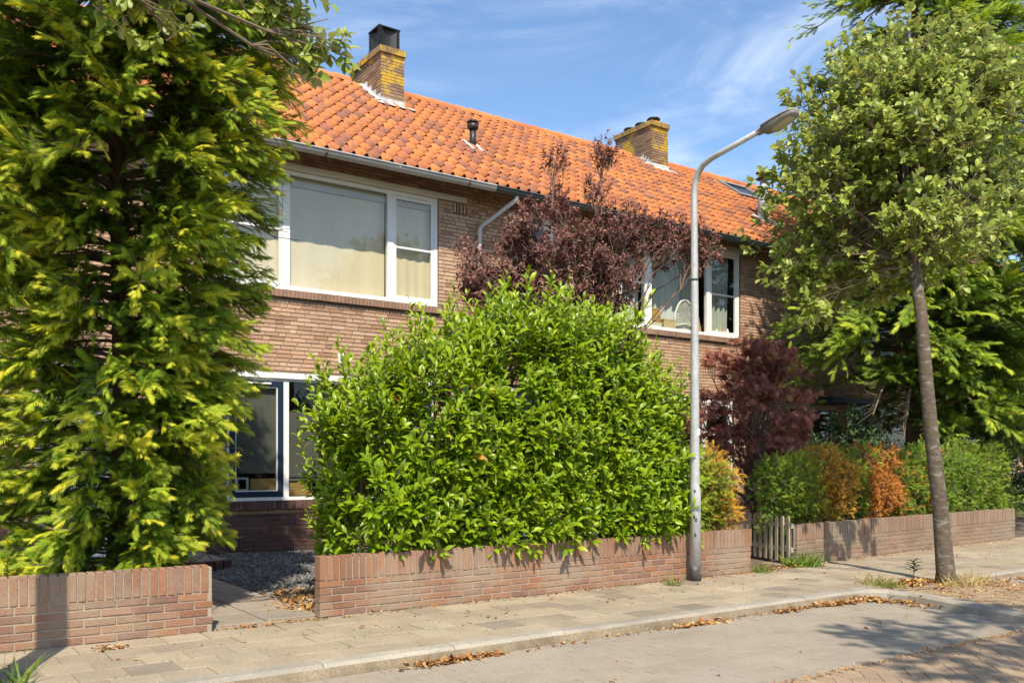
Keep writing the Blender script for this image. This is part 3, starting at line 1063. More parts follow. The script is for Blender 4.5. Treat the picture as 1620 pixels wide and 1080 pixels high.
def shell(parent, x0, x1):
    """party walls, back wall and first floor, so that the house is closed"""
    mb = MB()
    for x in (x0, x1 - .08):
        vs = [(x, TH + .1, -.05), (x, 20.4, -.05), (x, 20.4, 5.9), (x, TR, ZRDG - .15), (x, TH + .1, roof_z(TH + .1) - .13)]
        vs += [(p[0] + .08, p[1], p[2]) for p in vs]
        mb.add(vs, [(4, 3, 2, 1, 0), (5, 6, 7, 8, 9), (0, 1, 6, 5), (1, 2, 7, 6), (2, 3, 8, 7), (3, 4, 9, 8), (4, 0, 5, 9)])
    mb.box(x0 + .08, x1 - .08, 20.3, 20.4, -.05, 5.85)
    mb.build('party_wall', M['sill_brick'], parent)


def downpipe(parent, x, m, zt=5.84, yt=12.40):
    mb = MB()
    mb.tube([(x + .42, yt, zt - .03), (x + .40, yt + .03, zt - .10), (x + .05, TH - .09, 5.36), (x + .005, TH - .075, 5.30), (x, TH - .075, 5.22), (x, TH - .075, 0.0)], .036, 12)
    dp = mb.build('downpipe', M[m], parent, True)
    for z in (5.2, 3.3, 1.4):
        mb = MB()
        mb.lathe((x, TH - .075, z), [(.038, 0), (.045, .004), (.045, .05), (.038, .054)], 12)
        mb.build('pipe_collar', M[m], dp, True)


def lintel(parent, x0, x1, z0, z1):
    mb = MB()
    mb.box(x0, x1, TH - .055, TH + .06, z0, z1)
    return mb.build('lintel', M['cream'], parent)


def air_brick(parent, x0, x1, z0, z1):
    mb = MB()
    mb.box(x0, x1, TH + .002, TH + .03, z0, z1)
    ab = mb.build('air_grate', M['dark_mark'], parent)
    for k in range(4):
        xx = x0 + (x1 - x0) * (k + .5) / 4
        b = MB()
        b.box(xx - .02, xx + .02, TH - .008, TH + .028, z0 + .004, z1 - .004)
        b.build('grate_bar', M['plinth_brick'] if z0 < 1 else M['facade_brick'], ab)


HZ = 6.22
rowgroup = 'houses of the terraced row'
# --- house with the wide blinded window
A0, A1 = -1.0, 8.50
hA = thing('terraced_house', 'brown brick house with cream blinds in its upper window and a dark blue casement below', 'house', (A0, TH, 0), rowgroup)
cutsA = [(4.12, 7.70, 3.90, 5.74), (4.05, 7.78, 3.78, 3.90), (4.05, 8.23, 5.70, 5.80), (4.17, 7.60, .62, 2.66), (1.7, 2.75, -.1, 2.66), (7.98, 8.25, 5.52, 5.70), (4.14, 4.42, .02, .22), (-.3, .9, .8, 2.6), (-.3, 1.2, 4.0, 5.6)]
brick_facade(hA, A0, A1, HZ, cutsA, .60, 300)
shell(hA, A0, A1)
lintel(hA, 4.0, 8.23, 5.705, 5.795)
soldier_sill(hA, 4.05, 7.78, 3.785, 3.895, 'sill_brick')
air_brick(hA, 7.985, 8.245, 5.525, 5.70)
air_brick(hA, 4.145, 4.415, .03, .215)
wide_window(hA, 4.14, 5.07, 6.82, 7.695, 3.905, 5.70, 4.81, blind=True)
room(hA, 4.2, 7.6, 4.0, 5.6)
# low window
soldier_sill(hA, 4.14, 7.65, .625, .755, 'plinth_brick')
mb = MB()
mb.box(4.12, 7.62, TH - .03, TH + .08, 2.57, 2.655)
mb.box(4.17, 7.6, TH - .012, TH + .08, .757, .805)
mb.box(4.17, 4.205, TH + .005, TH + .08, .806, 2.568)
mb.box(5.02, 5.105, TH + .005, TH + .08, .806, 2.568)
mb.box(6.65, 6.735, TH + .005, TH + .08, .806, 2.568)
mb.box(7.56, 7.6, TH + .005, TH + .08, .806, 2.568)
mb.box(4.206, 5.019, TH + .01, TH + .08, 2.525, 2.567)
mb.box(5.106, 6.649, TH + .01, TH + .08, 2.535, 2.567)
lw = mb.build('window', M['white'], hA)
mb = MB()
frame_ring(mb, 4.208, 5.016, .808, 2.522, .085, TH - .006, TH + .06)
mb.build('casement_frame', M['navy'], lw)
mb = MB()
frame_ring(mb, 6.738, 7.556, .808, 2.522, .085, TH - .006, TH + .06)
mb.build('casement_frame', M['navy'], lw)
mb = MB()
mb.box(4.44, 4.82, TH - .03, TH - .008, 2.475, 2.50)
mb.build('vent_strip', M['white'], lw)
mb = MB()
frame_ring(mb, 4.294, 4.93, .894, 2.436, .014, TH + .004, TH + .05)
mb.build('glazing_bead', M['white'], lw)
pane(lw, 4.30, 4.925, .90, 2.43, TH + .03, 'glass_low')
pane(lw, 5.106, 6.649, .806, 2.534, TH + .03, 'glass_low')
pane(lw, 6.825, 7.47, .895, 2.435, TH + .03, 'glass_low')
mb = MB()
mb.box(4.28, 4.95, TH + .072, TH + .076, 1.16, 2.45)
mb.box(5.106, 6.64, TH + .082, TH + .086, 1.10, 2.08)
mb.box(6.75, 7.55, TH + .082, TH + .086, 1.10, 2.08)
mb.build('privacy_film', M['film'], lw)
room(hA, 4.2, 7.55, .85, 2.5, 2.0)
# hidden door and other windows of this house behind the conifer
mb = MB()
frame_ring(mb, 1.70, 2.75, 0.0, 2.65, .07, TH + .01, TH + .09)
mb.box(1.77, 2.68, TH + .02, TH + .08, 2.12, 2.18)
dr = mb.build('door_frame', M['white'], hA)
mb = MB()
mb.box(1.775, 2.675, TH + .04, TH + .085, .075, 2.115)
mb.build('door', M['white'], dr)
pane(dr, 1.775, 2.675, 2.185, 2.575, TH + .05)
for (a, b, c_, d) in ((-.3, .9, .8, 2.6), (-.3, 1.2, 4.0, 5.6)):
    mb = MB()
    frame_ring(mb, a, b, c_, d, .07, TH + .01, TH + .09)
    mb.box((a + b) / 2 - .04, (a + b) / 2 + .04, TH + .012, TH + .088, c_ + .07, d - .07)
    ww = mb.build('window', M['white'], hA)
    pane(ww, a + .07, (a + b) / 2 - .04, c_ + .07, d - .07, TH + .05)
    pane(ww, (a + b) / 2 + .04, b - .07, c_ + .07, d - .07, TH + .05)
    room(hA, a + .3, b - .3, c_, d, 2.0)
build_roof(hA, A0, A1, 300, [(7.94, 8.6, SLOPE - 1.05, SLOPE + .2)])
gutter(hA, A0, 8.42, 'zinc', [.9, 2.1, 3.3, 4.3, 5.42, 6.62, 7.9])
downpipe(hA, 8.47, 'pipe_grey')
chA = chimney(hA, 7.98, 8.48, 15.62, 16.95, 9.20, 9.32)
# cowl
mb = MB()
cxa, cya, zc = 8.23, 15.98, 9.325
mb.box(cxa - .20, cxa + .20, cya - .19, cya + .19, zc, zc + .035)
mb.box(cxa - .11, cxa + .11, cya - .11, cya + .11, zc + .035, zc + .07)
cowl = mb.build('cowl', M['black_metal'], chA)
mb = MB()
h0, h1 = zc + .07, zc + .44
for sx in (-1, 1):
    for sy in (-1, 1):
        for k in range(9):
            z = h0 + (h1 - h0) * (k + .2) / 9
            mb.box(*(sorted((cxa + sx * .16, cxa + sx * .225))), *(sorted((cya + sy * .16, cya + sy * .225))), z, z + .022)
mb.build('louvre', M['black_metal'], cowl)
mb = MB()
for (nx_, ny_) in ((0, -1), (-1, 0), (1, 0), (0, 1)):
    vs = []
    for j in range(7):
        q = -1 + 2 * j / 6
        dep = .215 - .06 * (1 - q * q)
        for z in (h0, h1):
            vs.append((cxa + nx_ * dep + (-ny_) * q * .165, cya + ny_ * dep + nx_ * q * .165, z))
    mb.add(vs, [(2 * j, 2 * j + 2, 2 * j + 3, 2 * j + 1) for j in range(6)])
mb.box(cxa - .235, cxa + .235, cya - .235, cya + .235, h1, h1 + .022)
mb.box(cxa - .235, cxa + .235, cya - .235, cya + .235, h0 - .02, h0 - .002)
mb.build('cowl_panel', M['black_metal'], cowl, False)

# --- house behind the plum
B0, B1 = 8.50, 15.90
hB = thing('terraced_house', 'brown brick house behind the purple plum tree, with three round caps on its chimney', 'house', (B0, TH, 0), rowgroup)
cutsB = [(11.70, 15.20, 3.95, 5.80), (11.62, 15.30, 3.83, 3.95), (11.4, 15.5, 5.77, 5.88), (9.25, 10.15, 4.35, 5.60), (11.6, 15.0, .62, 2.66), (9.0, 10.1, -.1, 2.66)]
brick_facade(hB, B0, B1, HZ, cutsB, .60, 300)
shell(hB, B0, B1)
lintel(hB, 11.4, 15.5, 5.775, 5.875)
lintel(hB, 9.1, 10.3, 5.605, 5.69)
soldier_sill(hB, 11.62, 15.30, 3.84, 3.945, 'sill_brick')
wB = wide_window(hB, 11.72, 12.55, 14.24, 15.19, 3.955, 5.77, 4.85)
room(hB, 11.75, 15.15, 4.0, 5.7)
mb = MB()
frame_ring(mb, 9.26, 10.14, 4.36, 5.59, .07, TH + .01, TH + .09)
ww = mb.build('window', M['white'], hB)
pane(ww, 9.33, 10.07, 4.43, 5.52, TH + .05)
room(hB, 9.5, 9.9, 4.4, 5.5, 1.5)
soldier_sill(hB, 11.55, 15.05, .625, .755, 'plinth_brick')
wide_window(hB, 11.62, 12.5, 14.1, 14.98, .80, 2.62, 1.9)
room(hB, 11.75, 15.0, .85, 2.5)
mb = MB()
frame_ring(mb, 9.0, 10.1, 0.0, 2.65, .07, TH + .01, TH + .09)
dr = mb.build('door_frame', M['white'], hB)
mb = MB()
mb.box(9.075, 10.025, TH + .04, TH + .085, .075, 2.575)
mb.build('door', M['navy'], dr)
build_roof(hB, B0, B1, 300, [(15.5, 16.1, SLOPE - .55, SLOPE + .2), (7.94, 8.6, SLOPE - 1.05, SLOPE + .2)])
gutter(hB, 8.42, B1 + .0, 'green_zinc', [9.4, 10.7, 12.0, 13.2, 14.3, 15.4])
chB = chimney(hB, 15.52, 16.07, 16.02, 17.35, 9.53, 9.65)
for yy in (16.25, 16.68, 17.1):
    mb = MB()
    mb.lathe((15.8, yy, 9.64), [(.055, 0), (.055, .13)], 12)
    cc = mb.build('flue_pot', M['black_metal'], chB)
    mb = MB()
    mb.lathe((15.8, yy, 9.77), [(.14, 0), (.17, .012), (.15, .045), (.03, .07)], 18)
    mb.build('flue_cap', M['black_metal'], cc, True)
# roof vent of the house with the blinds (it stands right of the party wall)
mb = MB()
vz = roof_z(14.19)
mb.lathe((9.15, 14.19, vz - .08), [(.062, 0), (.062, .46)], 16)
vt = mb.build('roof_vent', M['black_metal'], hB, True)
mb = MB()
mb.lathe((9.15, 14.19, vz + .36), [(.10, 0), (.108, .02), (.108, .08), (.09, .09)], 16)
mb.lathe((9.15, 14.19, vz + .47), [(.108, 0), (.112, .02), (.08, .05)], 16)
mb.build('vent_cap', M['black_metal'], vt, True)
mb = MB()
mb.quad((9.0, 13.98, roof_z(13.98) + .062), (9.34, 13.98, roof_z(13.98) + .062), (9.34, 14.36, roof_z(14.36) + .075), (9.0, 14.36, roof_z(14.36) + .075))
mb.build('vent_flashing', M['lead'], vt)

# --- house behind the right conifer
C0, C1 = 15.90, 23.4
hC = thing('terraced_house', 'brick house partly hidden by the huge dark conifer, with grey flue pipe and roof window', 'house', (C0, TH, 0), rowgroup)
cutsC = [(19.3, 22.8, 3.95, 5.80), (16.70, 18.60, 1.15, 2.66), (20.3, 22.9, .8, 2.66), (19.0, 20.0, -.1, 2.66)]
brick_facade(hC, C0, C1, HZ, cutsC, .60, 150)
shell(hC, C0, C1)
lintel(hC, 19.1, 23.0, 5.775, 5.875)
wide_window(hC, 19.32, 20.15, 21.95, 22.78, 3.955, 5.77, 4.85)
room(hC, 19.4, 22.7, 4.0, 5.7)
mb = MB()
frame_ring(mb, 16.70, 18.60, 1.16, 2.65, .13, TH - .01, TH + .09)
mb.box(17.52, 17.68, TH - .008, TH + .088, 1.29, 2.52)
ww = mb.build('window', M['beige'], hC)
pane(ww, 16.83, 17.52, 1.29, 2.52, TH + .05)
pane(ww, 17.68, 18.47, 1.29, 2.52, TH + .05)
room(hC, 16.9, 18.3, 1.2, 2.5)
mb = MB()
mb.box(17.7, 19.3, TH - .55, TH + .0, 2.68, 2.80)
mb.build('door_canopy', M['dark_canopy'], hC)
mb = MB()
frame_ring(mb, 20.3, 22.9, .82, 2.65, .08, TH + .01, TH + .09)
ww = mb.build('window', M['white'], hC)
pane(ww, 20.38, 22.82, .90, 2.57, TH + .05)
room(hC, 20.4, 22.8, .85, 2.5)
mb = MB()
frame_ring(mb, 19.0, 20.0, 0.0, 2.65, .07, TH + .01, TH + .09)
dr = mb.build('door_frame', M['white'], hC)
mb = MB()
mb.box(19.075, 19.925, TH + .04, TH + .085, .075, 2.575)
mb.build('door', M['navy'], dr)
build_roof(hC, C0, C1, 150, [(15.5, 16.1, SLOPE - .55, SLOPE + .2), (17.95, 19.0, 3.65, 4.55)])
gutter(hC, B1, C1, 'green_zinc', [16.6, 17.9, 19.2, 20.5, 21.8])
mb = MB()
fz = roof_z(13.84)
mb.lathe((16.98, 13.84, fz - .1), [(.12, 0), (.12, .92), (.075, .95), (.075, 1.14)], 18)
fl = mb.build('flue_pipe', M['zinc'], hC, True)
mb = MB()
mb.lathe((16.98, 13.84, fz + .98), [(.10, 0), (.17, .02), (.16, .035), (.08, .05)], 18)
mb.lathe((16.98, 13.84, fz + 1.13), [(.16, 0), (.17, .02), (.10, .055), (.02, .065)], 18)
mb.build('flue_cap', M['black_metal'], fl, True)
mb = MB()
mb.quad((16.7, 13.5, roof_z(13.5) + .065), (17.4, 13.5, roof_z(13.5) + .065), (17.4, 14.0, roof_z(14.0) + .08), (16.7, 14.0, roof_z(14.0) + .08))
mb.build('flue_flashing', M['lead'], fl)
# roof window
up = Vector((0, math.cos(PITCH), math.sin(PITCH)))
nrm = Vector((0, -math.sin(PITCH), math.cos(PITCH)))


def rp(x, u, h):
    p = Vector((0, TE, ZE)) + up * u + nrm * h
    return (x, p.y, p.z)


mb = MB()
for (a, b, c_, d) in ((17.92, 19.02, 3.62, 3.74), (17.92, 19.02, 4.46, 4.58), (17.92, 18.02, 3.74, 4.46), (18.92, 19.02, 3.74, 4.46)):
    vs = [rp(a, c_, -.01), rp(b, c_, -.01), rp(b, d, -.01), rp(a, d, -.01), rp(a, c_, .11), rp(b, c_, .11), rp(b, d, .11), rp(a, d, .11)]
    mb.add(vs, [(0, 3, 2, 1), (4, 5, 6, 7), (0, 1, 5, 4), (1, 2, 6, 5), (2, 3, 7, 6), (3, 0, 4, 7)])
rw = mb.build('roof_window', M['lamp_grey'], hC)
mb = MB()
mb.quad(rp(18.02, 3.74, .07), rp(18.92, 3.74, .07), rp(18.92, 4.46, .07), rp(18.02, 4.46, .07))
mb.build('pane', M['navy'], rw)

# porch post and neighbour further along
D0, D1 = 23.4, 30.8
hD = thing('terraced_house', 'farthest brick house of the row, mostly hidden behind conifer branches at the right edge', 'house', (D0, TH, 0), rowgroup)
mb = MB()
cutsD = [(24.0, 27.0, .9, 2.6), (24.0, 27.2, 3.95, 5.75)]
panel_mesh(mb, D0, D1, -.05, HZ, cutsD, TH, TH + .1)
mb.build('wall', M['facade_brick'], hD)
shell(hD, D0, D1)
for (a, b, c_, d) in cutsD:
    mb = MB()
    frame_ring(mb, a, b, c_, d, .1, TH + .01, TH + .09)
    mb.box((a + b) / 2 - .05, (a + b) / 2 + .05, TH + .012, TH + .088, c_ + .1, d - .1)
    ww = mb.build('window', M['white'], hD)
    pane(ww, a + .1, b - .1, c_ + .1, d - .1, TH + .05)
    room(hD, a + .3, b - .3, c_, d, 2)
mb = MB()
mb.box(24.0, 28.5, TH - .9, TH + .0, 2.66, 2.9)
mb.build('canopy', M['white'], hD)
mb = MB()
mb.quad((D0, TE, ZE), (D1, TE, ZE), (D1, TR, ZRDG), (D0, TR, ZRDG))
mb.quad((D0, TR, ZRDG), (D1, TR, ZRDG), (D1, 20.6, ZE), (D0, 20.6, ZE))
mb.build('roof', M['tile'], hD)
gutter(hD, D0, D1, 'green_zinc', [])

# porch post
t = thing('porch_post', 'slim white post standing in the garden behind the green hedge', 'post', (19.1, 12.2, 0))
mb = MB()
mb.box(19.05, 19.15, 12.15, 12.25, 0, 2.55)
mb.build('post', M['white'], t)
mb = MB()
mb.box(19.02, 19.18, 12.12, 12.28, 2.55, 2.60)
mb.build('post_cap', M['white'], t)

# wall lamp
t = thing('wall_lamp', 'small white cylinder lamp on the brick wall above the low window', 'lamp', (5.91, TH, 2.84))
mb = MB()
mb.lathe((5.91, TH - .075, 2.84), [(.044, 0), (.05, .01), (.05, .15), (.044, .16)], 16)
mb.build('lamp_body', M['white'], t, True)
mb = MB()
mb.box(5.88, 5.94, TH - .03, TH + .0, 2.88, 2.96)
mb.build('wall_bracket', M['white'], t)

# things behind the upper window of the second house
def curtain(x0, x1, z0, z1, y, m, label, amp=.04, k=30, gather=0.0):
    mb = MB()
    vs, fs = [], []
    nx_, nz_ = 70, 10
    for j in range(nz_ + 1):
        q = j / nz_
        for i in range(nx_ + 1):
            p = i / nx_
            xx = x0 + (x1 - x0) * p
            if gather:
                xx = x0 + (xx - x0) * (1 - gather * (1 - q) * .8) + gather * .35 * (1 - q)
            vs.append((xx, y + amp * math.sin(p * k * (x1 - x0)) + amp * .4 * math.sin(p * k * 2.3 + q * 2), z0 + (z1 - z0) * q))
    for j in range(nz_):
        for i in range(nx_):
            q = j * (nx_ + 1) + i
            fs.append((q, q + 1, q + nx_ + 2, q + nx_ + 1))
    mb.add(vs, fs)
    o = mb.build('curtain', M[m], None, True)
    tag(o, label, 'curtain', 'curtains behind the upper window')
    return o


curtain(12.60, 13.62, 4.0, 5.74, TH + .30, 'net_curtain', 'wide pale pleated curtain behind the middle pane above the white chair')
curtain(13.66, 14.16, 4.0, 5.74, TH + .33, 'drape', 'narrow grey curtain behind the middle pane next to the right mullion', .03, 34)
curtain(14.42, 15.05, 4.0, 5.72, TH + .22, 'drape', 'grey curtain drawn sideways behind the narrow right casement', .035, 36, .25)
curtain(11.8, 12.45, 4.0, 5.72, TH + .25, 'net_curtain', 'pale curtain behind the left casement hidden by plum twigs', .035, 34)
# white cane chair with a woven back
t = thing('cane_chair', 'white cane chair with rounded woven back behind the upper window', 'chair', (13.7, TH + .28, 4.0))
mb = MB()
arc = []
for i in range(25):
    a = pi * i / 24
    q = math.cos(a)
    arc.append((13.70 + .30 * q * (1.0 - .1 * math.sin(a)), TH + .17, 4.16 + .50 * math.sin(a) ** .8))
mb.tube([(13.98, TH + .17, 3.96)] + arc + [(13.42, TH + .17, 3.96)], .022, 8)
mb.tube([(13.44, TH + .17, 4.12), (13.7, TH + .17, 4.17), (13.96, TH + .17, 4.12)], .018, 8)
mb.build('back_frame', M['cane'], t, True)
mb = MB()
for i in range(-9, 10):
    for sgn in (1, -1):
        p0 = Vector((13.70 + i * .06 - .2 * sgn, TH + .172, 4.15))
        p1 = Vector((13.70 + i * .06 + .2 * sgn, TH + .172, 4.66))
        seg = []
        for q in np.linspace(0, 1, 14):
            p = p0.lerp(p1, q)
            if ((p.x - 13.70) / .28) ** 2 + (max(0, p.z - 4.16) / .48) ** 2 < 1:
                seg.append(p)
        if len(seg) > 1:
            mb.tube([seg[0], seg[-1]], .006, 4, False)
mb.build('woven_back', M['cane'], t)
mb = MB()
mb.box(13.45, 13.95, TH + .20, TH + .62, 4.06, 4.11)
mb.build('seat', M['cane'], t)
for xx in (13.47, 13.93):
    for yy in (TH + .22, TH + .6):
        mb = MB()
        mb.tube([(xx, yy, 4.06), (xx, yy, 3.6)], .02, 8)
        mb.build('leg', M['cane'], t)
# board and other things on the sill
mb = MB()
mb.add([(14.02, TH + .16, 4.03), (14.22, TH + .19, 4.03), (14.20, TH + .30, 4.56), (13.99, TH + .27, 4.56), (14.02, TH + .19, 4.03), (14.22, TH + .22, 4.03), (14.20, TH + .33, 4.56), (13.99, TH + .30, 4.56)],
       [(0, 1, 2, 3), (7, 6, 5, 4), (0, 4, 5, 1), (1, 5, 6, 2), (2, 6, 7, 3), (3, 7, 4, 0)])
tag(mb.build('panel_board', M['orange_board']), 'orange wooden board leaning behind the upper window beside the lamp post', 'board')
bx = [(12.68, 12.98, 4.02, 4.12, 'paper', 'lowest flat box of the pile behind the upper window'), (12.66, 12.95, 4.12, 4.26, 'wood_light', 'light wooden box in the middle of the window pile'),
      (12.70, 12.92, 4.26, 4.40, 'orange_board', 'topmost tan box of the pile behind the upper window'), (13.05, 13.36, 4.02, 4.22, 'paper', 'pale box left of the white cane chair')]
for a, b, c_, d, m, lb in bx:
    mb = MB()
    mb.box(a, b, TH + .12, TH + .24, c_, d)
    o = tag(mb.build('storage_box', M[m]), lb, 'box', 'boxes behind the upper window')
    l = MB()
    l.box(a - .008, b + .008, TH + .115, TH + .245, d - .03, d - .006)
    ORG[o.name] = np.zeros(3)
    l.build('lid', M[m], o)
for i, (xx, hh, m, lb) in enumerate(((14.50, .15, 'red_thing', 'small red jar at the left on the casement sill'), (14.62, .12, 'white', 'white jar beside the red one on the casement sill'), (14.72, .16, 'paper', 'tan jar in the middle of the casement sill'),
                                     (14.84, .12, 'paper', 'short cream jar on the casement sill'), (14.95, .15, 'white', 'rightmost white jar on the casement sill'))):
    mb = MB()
    mb.lathe((xx, TH + .14, 4.02), [(.03, 0), (.038, .01), (.036, hh * .7), (.02, hh * .85), (.022, hh)], 12)
    tag(mb.build('jar', M[m], None, True), lb, 'jar', 'jars on the casement sill')
# things behind the low window
mb = MB()
mb.box(4.55, 4.93, TH + .09, TH + .3, .88, 1.08)
tag(mb.build('wooden_drawer', M['wood_light']), 'light wooden drawer box behind the dark blue casement', 'box')
mb = MB()
frame_ring(mb, 4.34, 4.52, .90, 1.10, .03, TH + .095, TH + .12)
o = tag(mb.build('picture_frame', M['white']), 'small white frame beside the wooden drawer behind the casement', 'frame')
mb = MB()
mb.box(5.16, 5.52, TH + .12, TH + .32, .815, 1.02)
o = tag(mb.build('cardboard_box', M['wood_light']), 'tan cardboard box behind the fixed lower pane', 'box')
mb = MB()
mb.box(5.13, 5.9, TH + .10, TH + .34, 1.04, 1.10)
tag(mb.build('shelf_board', M['lamp_grey']), 'grey shelf over the cardboard box behind the lower pane', 'shelf')


# ------------------------------------------------------------------ low brick walls
def low_wall(label, x0, y0, ang, length, mbk, mmo, lim=300, thick=.105, courses=5):
    t = thing('low_brick_wall', label, 'garden wall', (x0, y0, 0), 'low brick garden walls along the pavement')
    ca, sa = math.cos(ang), math.sin(ang)

    def W(x, y, z):
        return (x0 + x * ca - y * sa, y0 + x * sa + y * ca, z)
    H = courses * CH
    HT = H + .205
    mb = MB()
    bx = [(.006, .006, -.1), (length - .006, .006, -.1), (length - .006, thick - .006, -.1), (.006, thick - .006, -.1)]
    bx += [(p[0], p[1], HT - .012) for p in bx]
    mb.add([W(*p) for p in bx], [(0, 3, 2, 1), (4, 5, 6, 7), (0, 1, 5, 4), (1, 2, 6, 5), (2, 3, 7, 6), (3, 0, 4, 7)])
    core = mb.build('mortar', M[mmo], t)
    P, S, E = [], [], []
    for c in range(courses):
        x = -.1055 if c % 2 else 0
        while x < length - .02:
            a, b = max(0, x), min(x + .21, length)
            x += .222
            if b - a < .04:
                continue
            P.append(W((a + b) / 2, thick / 2 + random.gauss(0, .0012), c * CH + .0315 + random.gauss(0, .0008)))
            S.append((b - a, thick, .0515))
            E.append((0, random.gauss(0, .003), ang))
    pieces('brick', tpl_brick(.06), P, E, S, M[mbk], t, lim, 'brickwork')
    P, S, E = [], [], []
    for x in np.arange(.026, length - .01, .0624):
        P.append(W(x, thick / 2 + random.gauss(0, .002), H + .1045 + random.gauss(0, .0015)))
        S.append((.0505, thick + .006, .203))
        E.append((0, random.gauss(0, .008), ang + random.gauss(0, .01)))
    pieces('soldier_brick', SOLDIER, P, E, S, M[mbk], t, lim, 'soldier_course')
    return t


low_wall('red brick garden wall under the golden conifer, ending at the path', -1.4, 7.27, math.atan2(-.09, 1.46) * .62, 3.58, 'wall_brick', 'wall_mortar')
low_wall('red brick garden wall under the glossy laurel behind the lamp post', 3.11, 7.225, 0, 5.53, 'wall_brick', 'wall_mortar')
low_wall('weathered brown brick garden wall under the patchy brown hedge', 9.75, 7.40, math.atan2(.38, 6.48), 6.5, 'old_wall_brick', 'old_wall_mortar')

# brick step by the path
t = thing('brick_step', 'low brick step at the end of the garden path', 'step', (3.3, 11.4, 0))
mb = MB()
mb.box(2.72, 3.66, 11.32, 12.55, -.02, .10)
mb.build('step_slab', M['path'], t)
for i in range(9):
    mb = MB()
    mb.box(2.72 + i * .105, 2.81 + i * .105, 11.20, 11.318, -.02, .105 + random.gauss(0, .003), random.random())
    mb.build('brick', M['plinth_brick'], t)

# ------------------------------------------------------------------ garden gate
gx, gy = 9.68, 7.44
gd = Vector((10.06 - 9.68, 8.52 - 7.44, 0)).normalized()
gn = Vector((-gd.y, gd.x, 0))
t = thing('garden_gate', 'weathered grey wooden picket gate standing open between the low walls', 'gate', (gx, gy, 0))


def gbox(mb, a, b, n0, n1, z0, z1):
    o = Vector((gx, gy, 0))
    pts = [o + gd * a + gn * n0, o + gd * b + gn * n0, o + gd * b + gn * n1, o + gd * a + gn * n1]
    mb.add([(p.x, p.y, z0) for p in pts] + [(p.x, p.y, z1) for p in pts], [(0, 1, 2, 3), (7, 6, 5, 4), (1, 0, 4, 5), (2, 1, 5, 6), (3, 2, 6, 7), (0, 3, 7, 4)])


for k in range(9):
    a = .02 + k * .134
    h = .615 + random.gauss(0, .006)
    mb = MB()
    o = Vector((gx, gy, 0))
    prof = [(a, .03), (a + .056, .03), (a + .056, h - .03), (a + .046, h - .008), (a + .028, h), (a + .010, h - .008), (a, h - .03)]
    n = len(prof)
    vs = []
    for off in (0.0, .022):
        for p, z in prof:
            q = o + gd * p + gn * off
            vs.append((q.x, q.y, z))
    mb.add(vs, [tuple(range(n)), tuple(range(n, 2 * n))[::-1]] + [(i, n + i, n + (i + 1) % n, (i + 1) % n) for i in range(n)])
    mb.build('picket', M['picket'], t)
for z in (.16, .47):
    mb = MB()
    gbox(mb, 0, 1.15, -.036, -.002, z, z + .06)
    mb.build('rail', M['picket'], t)
mb = MB()
o = Vector((gx, gy, 0))
mb.tube([(gx + .06, gy - .0, .2), (gx + .06, gy, .52)], .012, 6)
mb.build('hinge', M['lamp_grey'], t)

# ------------------------------------------------------------------ street lamp
lx, ly = 7.53, 7.08
t = thing('street_lamp', 'tall galvanised street lamp with bent arm beside the low wall', 'street lamp', (lx, ly, 0))
mb = MB()
mb.tube([(lx, ly, -.02), (lx, ly, 1.0), (lx - .01, ly, 1.05), (lx - .012, ly, 3.2), (lx - .02, ly, 4.30), (lx - .02, ly - .01, 4.42), (lx - .02, ly - .05, 4.53), (lx - .02, ly - .13, 4.61), (lx - .02, ly - .26, 4.655), (lx - .01, ly - .95, 4.765)],
        [.062, .060, .054, .042, .036, .035, .034, .033, .032, .028], 20)
mb.build('pole', M['galv'], t, True)
mb = MB()
mb.lathe((lx, ly, -.02), [(.066, 0), (.066, .19), (.064, .205)], 20)
mb.build('base_band', M['post_band'], t, True)
mb = MB()
mb.lathe((lx - .014, ly, 3.35), [(.042, 0), (.044, .004), (.044, .02), (.041, .024)], 20)
mb.build('joint_ring', M['dark_mark'], t, True)
mb = MB()
mb.lathe((lx, ly, 1.62), [(.0538, 0), (.0545, .002), (.0542, .075), (.0530, .078)], 20)
mb.build('number_band', M['post_white'], t, True)
for z, a in ((.99, 3.6), (1.02, 3.9), (.70, 3.5), (.67, 3.8), (1.30, 3.4), (.50, 3.7)):
    mb = MB()
    vs = []
    for j in range(5):
        tt = a + .35 * j / 4 + random.uniform(-.03, .03)
        r = .0625 if z < 1.0 else .0565
        vs += [(lx + r * math.cos(tt), ly + r * math.sin(tt), z + random.uniform(-.012, 0)), (lx + r * math.cos(tt), ly + r * math.sin(tt), z + .02 + random.uniform(0, .02))]
    mb.add(vs, [(2 * j, 2 * j + 2, 2 * j + 3, 2 * j + 1) for j in range(4)])
    mb.build('sticker_remnant', M['dark_mark'], t)
# head, lofted along the arm
hd = Vector((0, -.66, .105)).normalized()
side = Vector((1, 0, 0))
upv = side.cross(hd) * 1.0
if upv.z < 0:
    upv = -upv
h0 = Vector((lx - .01, ly - .90, 4.757))
secs = [(-.02, .032, .032, .032), (.06, .038, .036, .038), (.075, .078, .040, .060), (.20, .098, .046, .080), (.36, .10, .046, .058), (.44, .080, .038, .042), (.475, .042, .022, .025)]


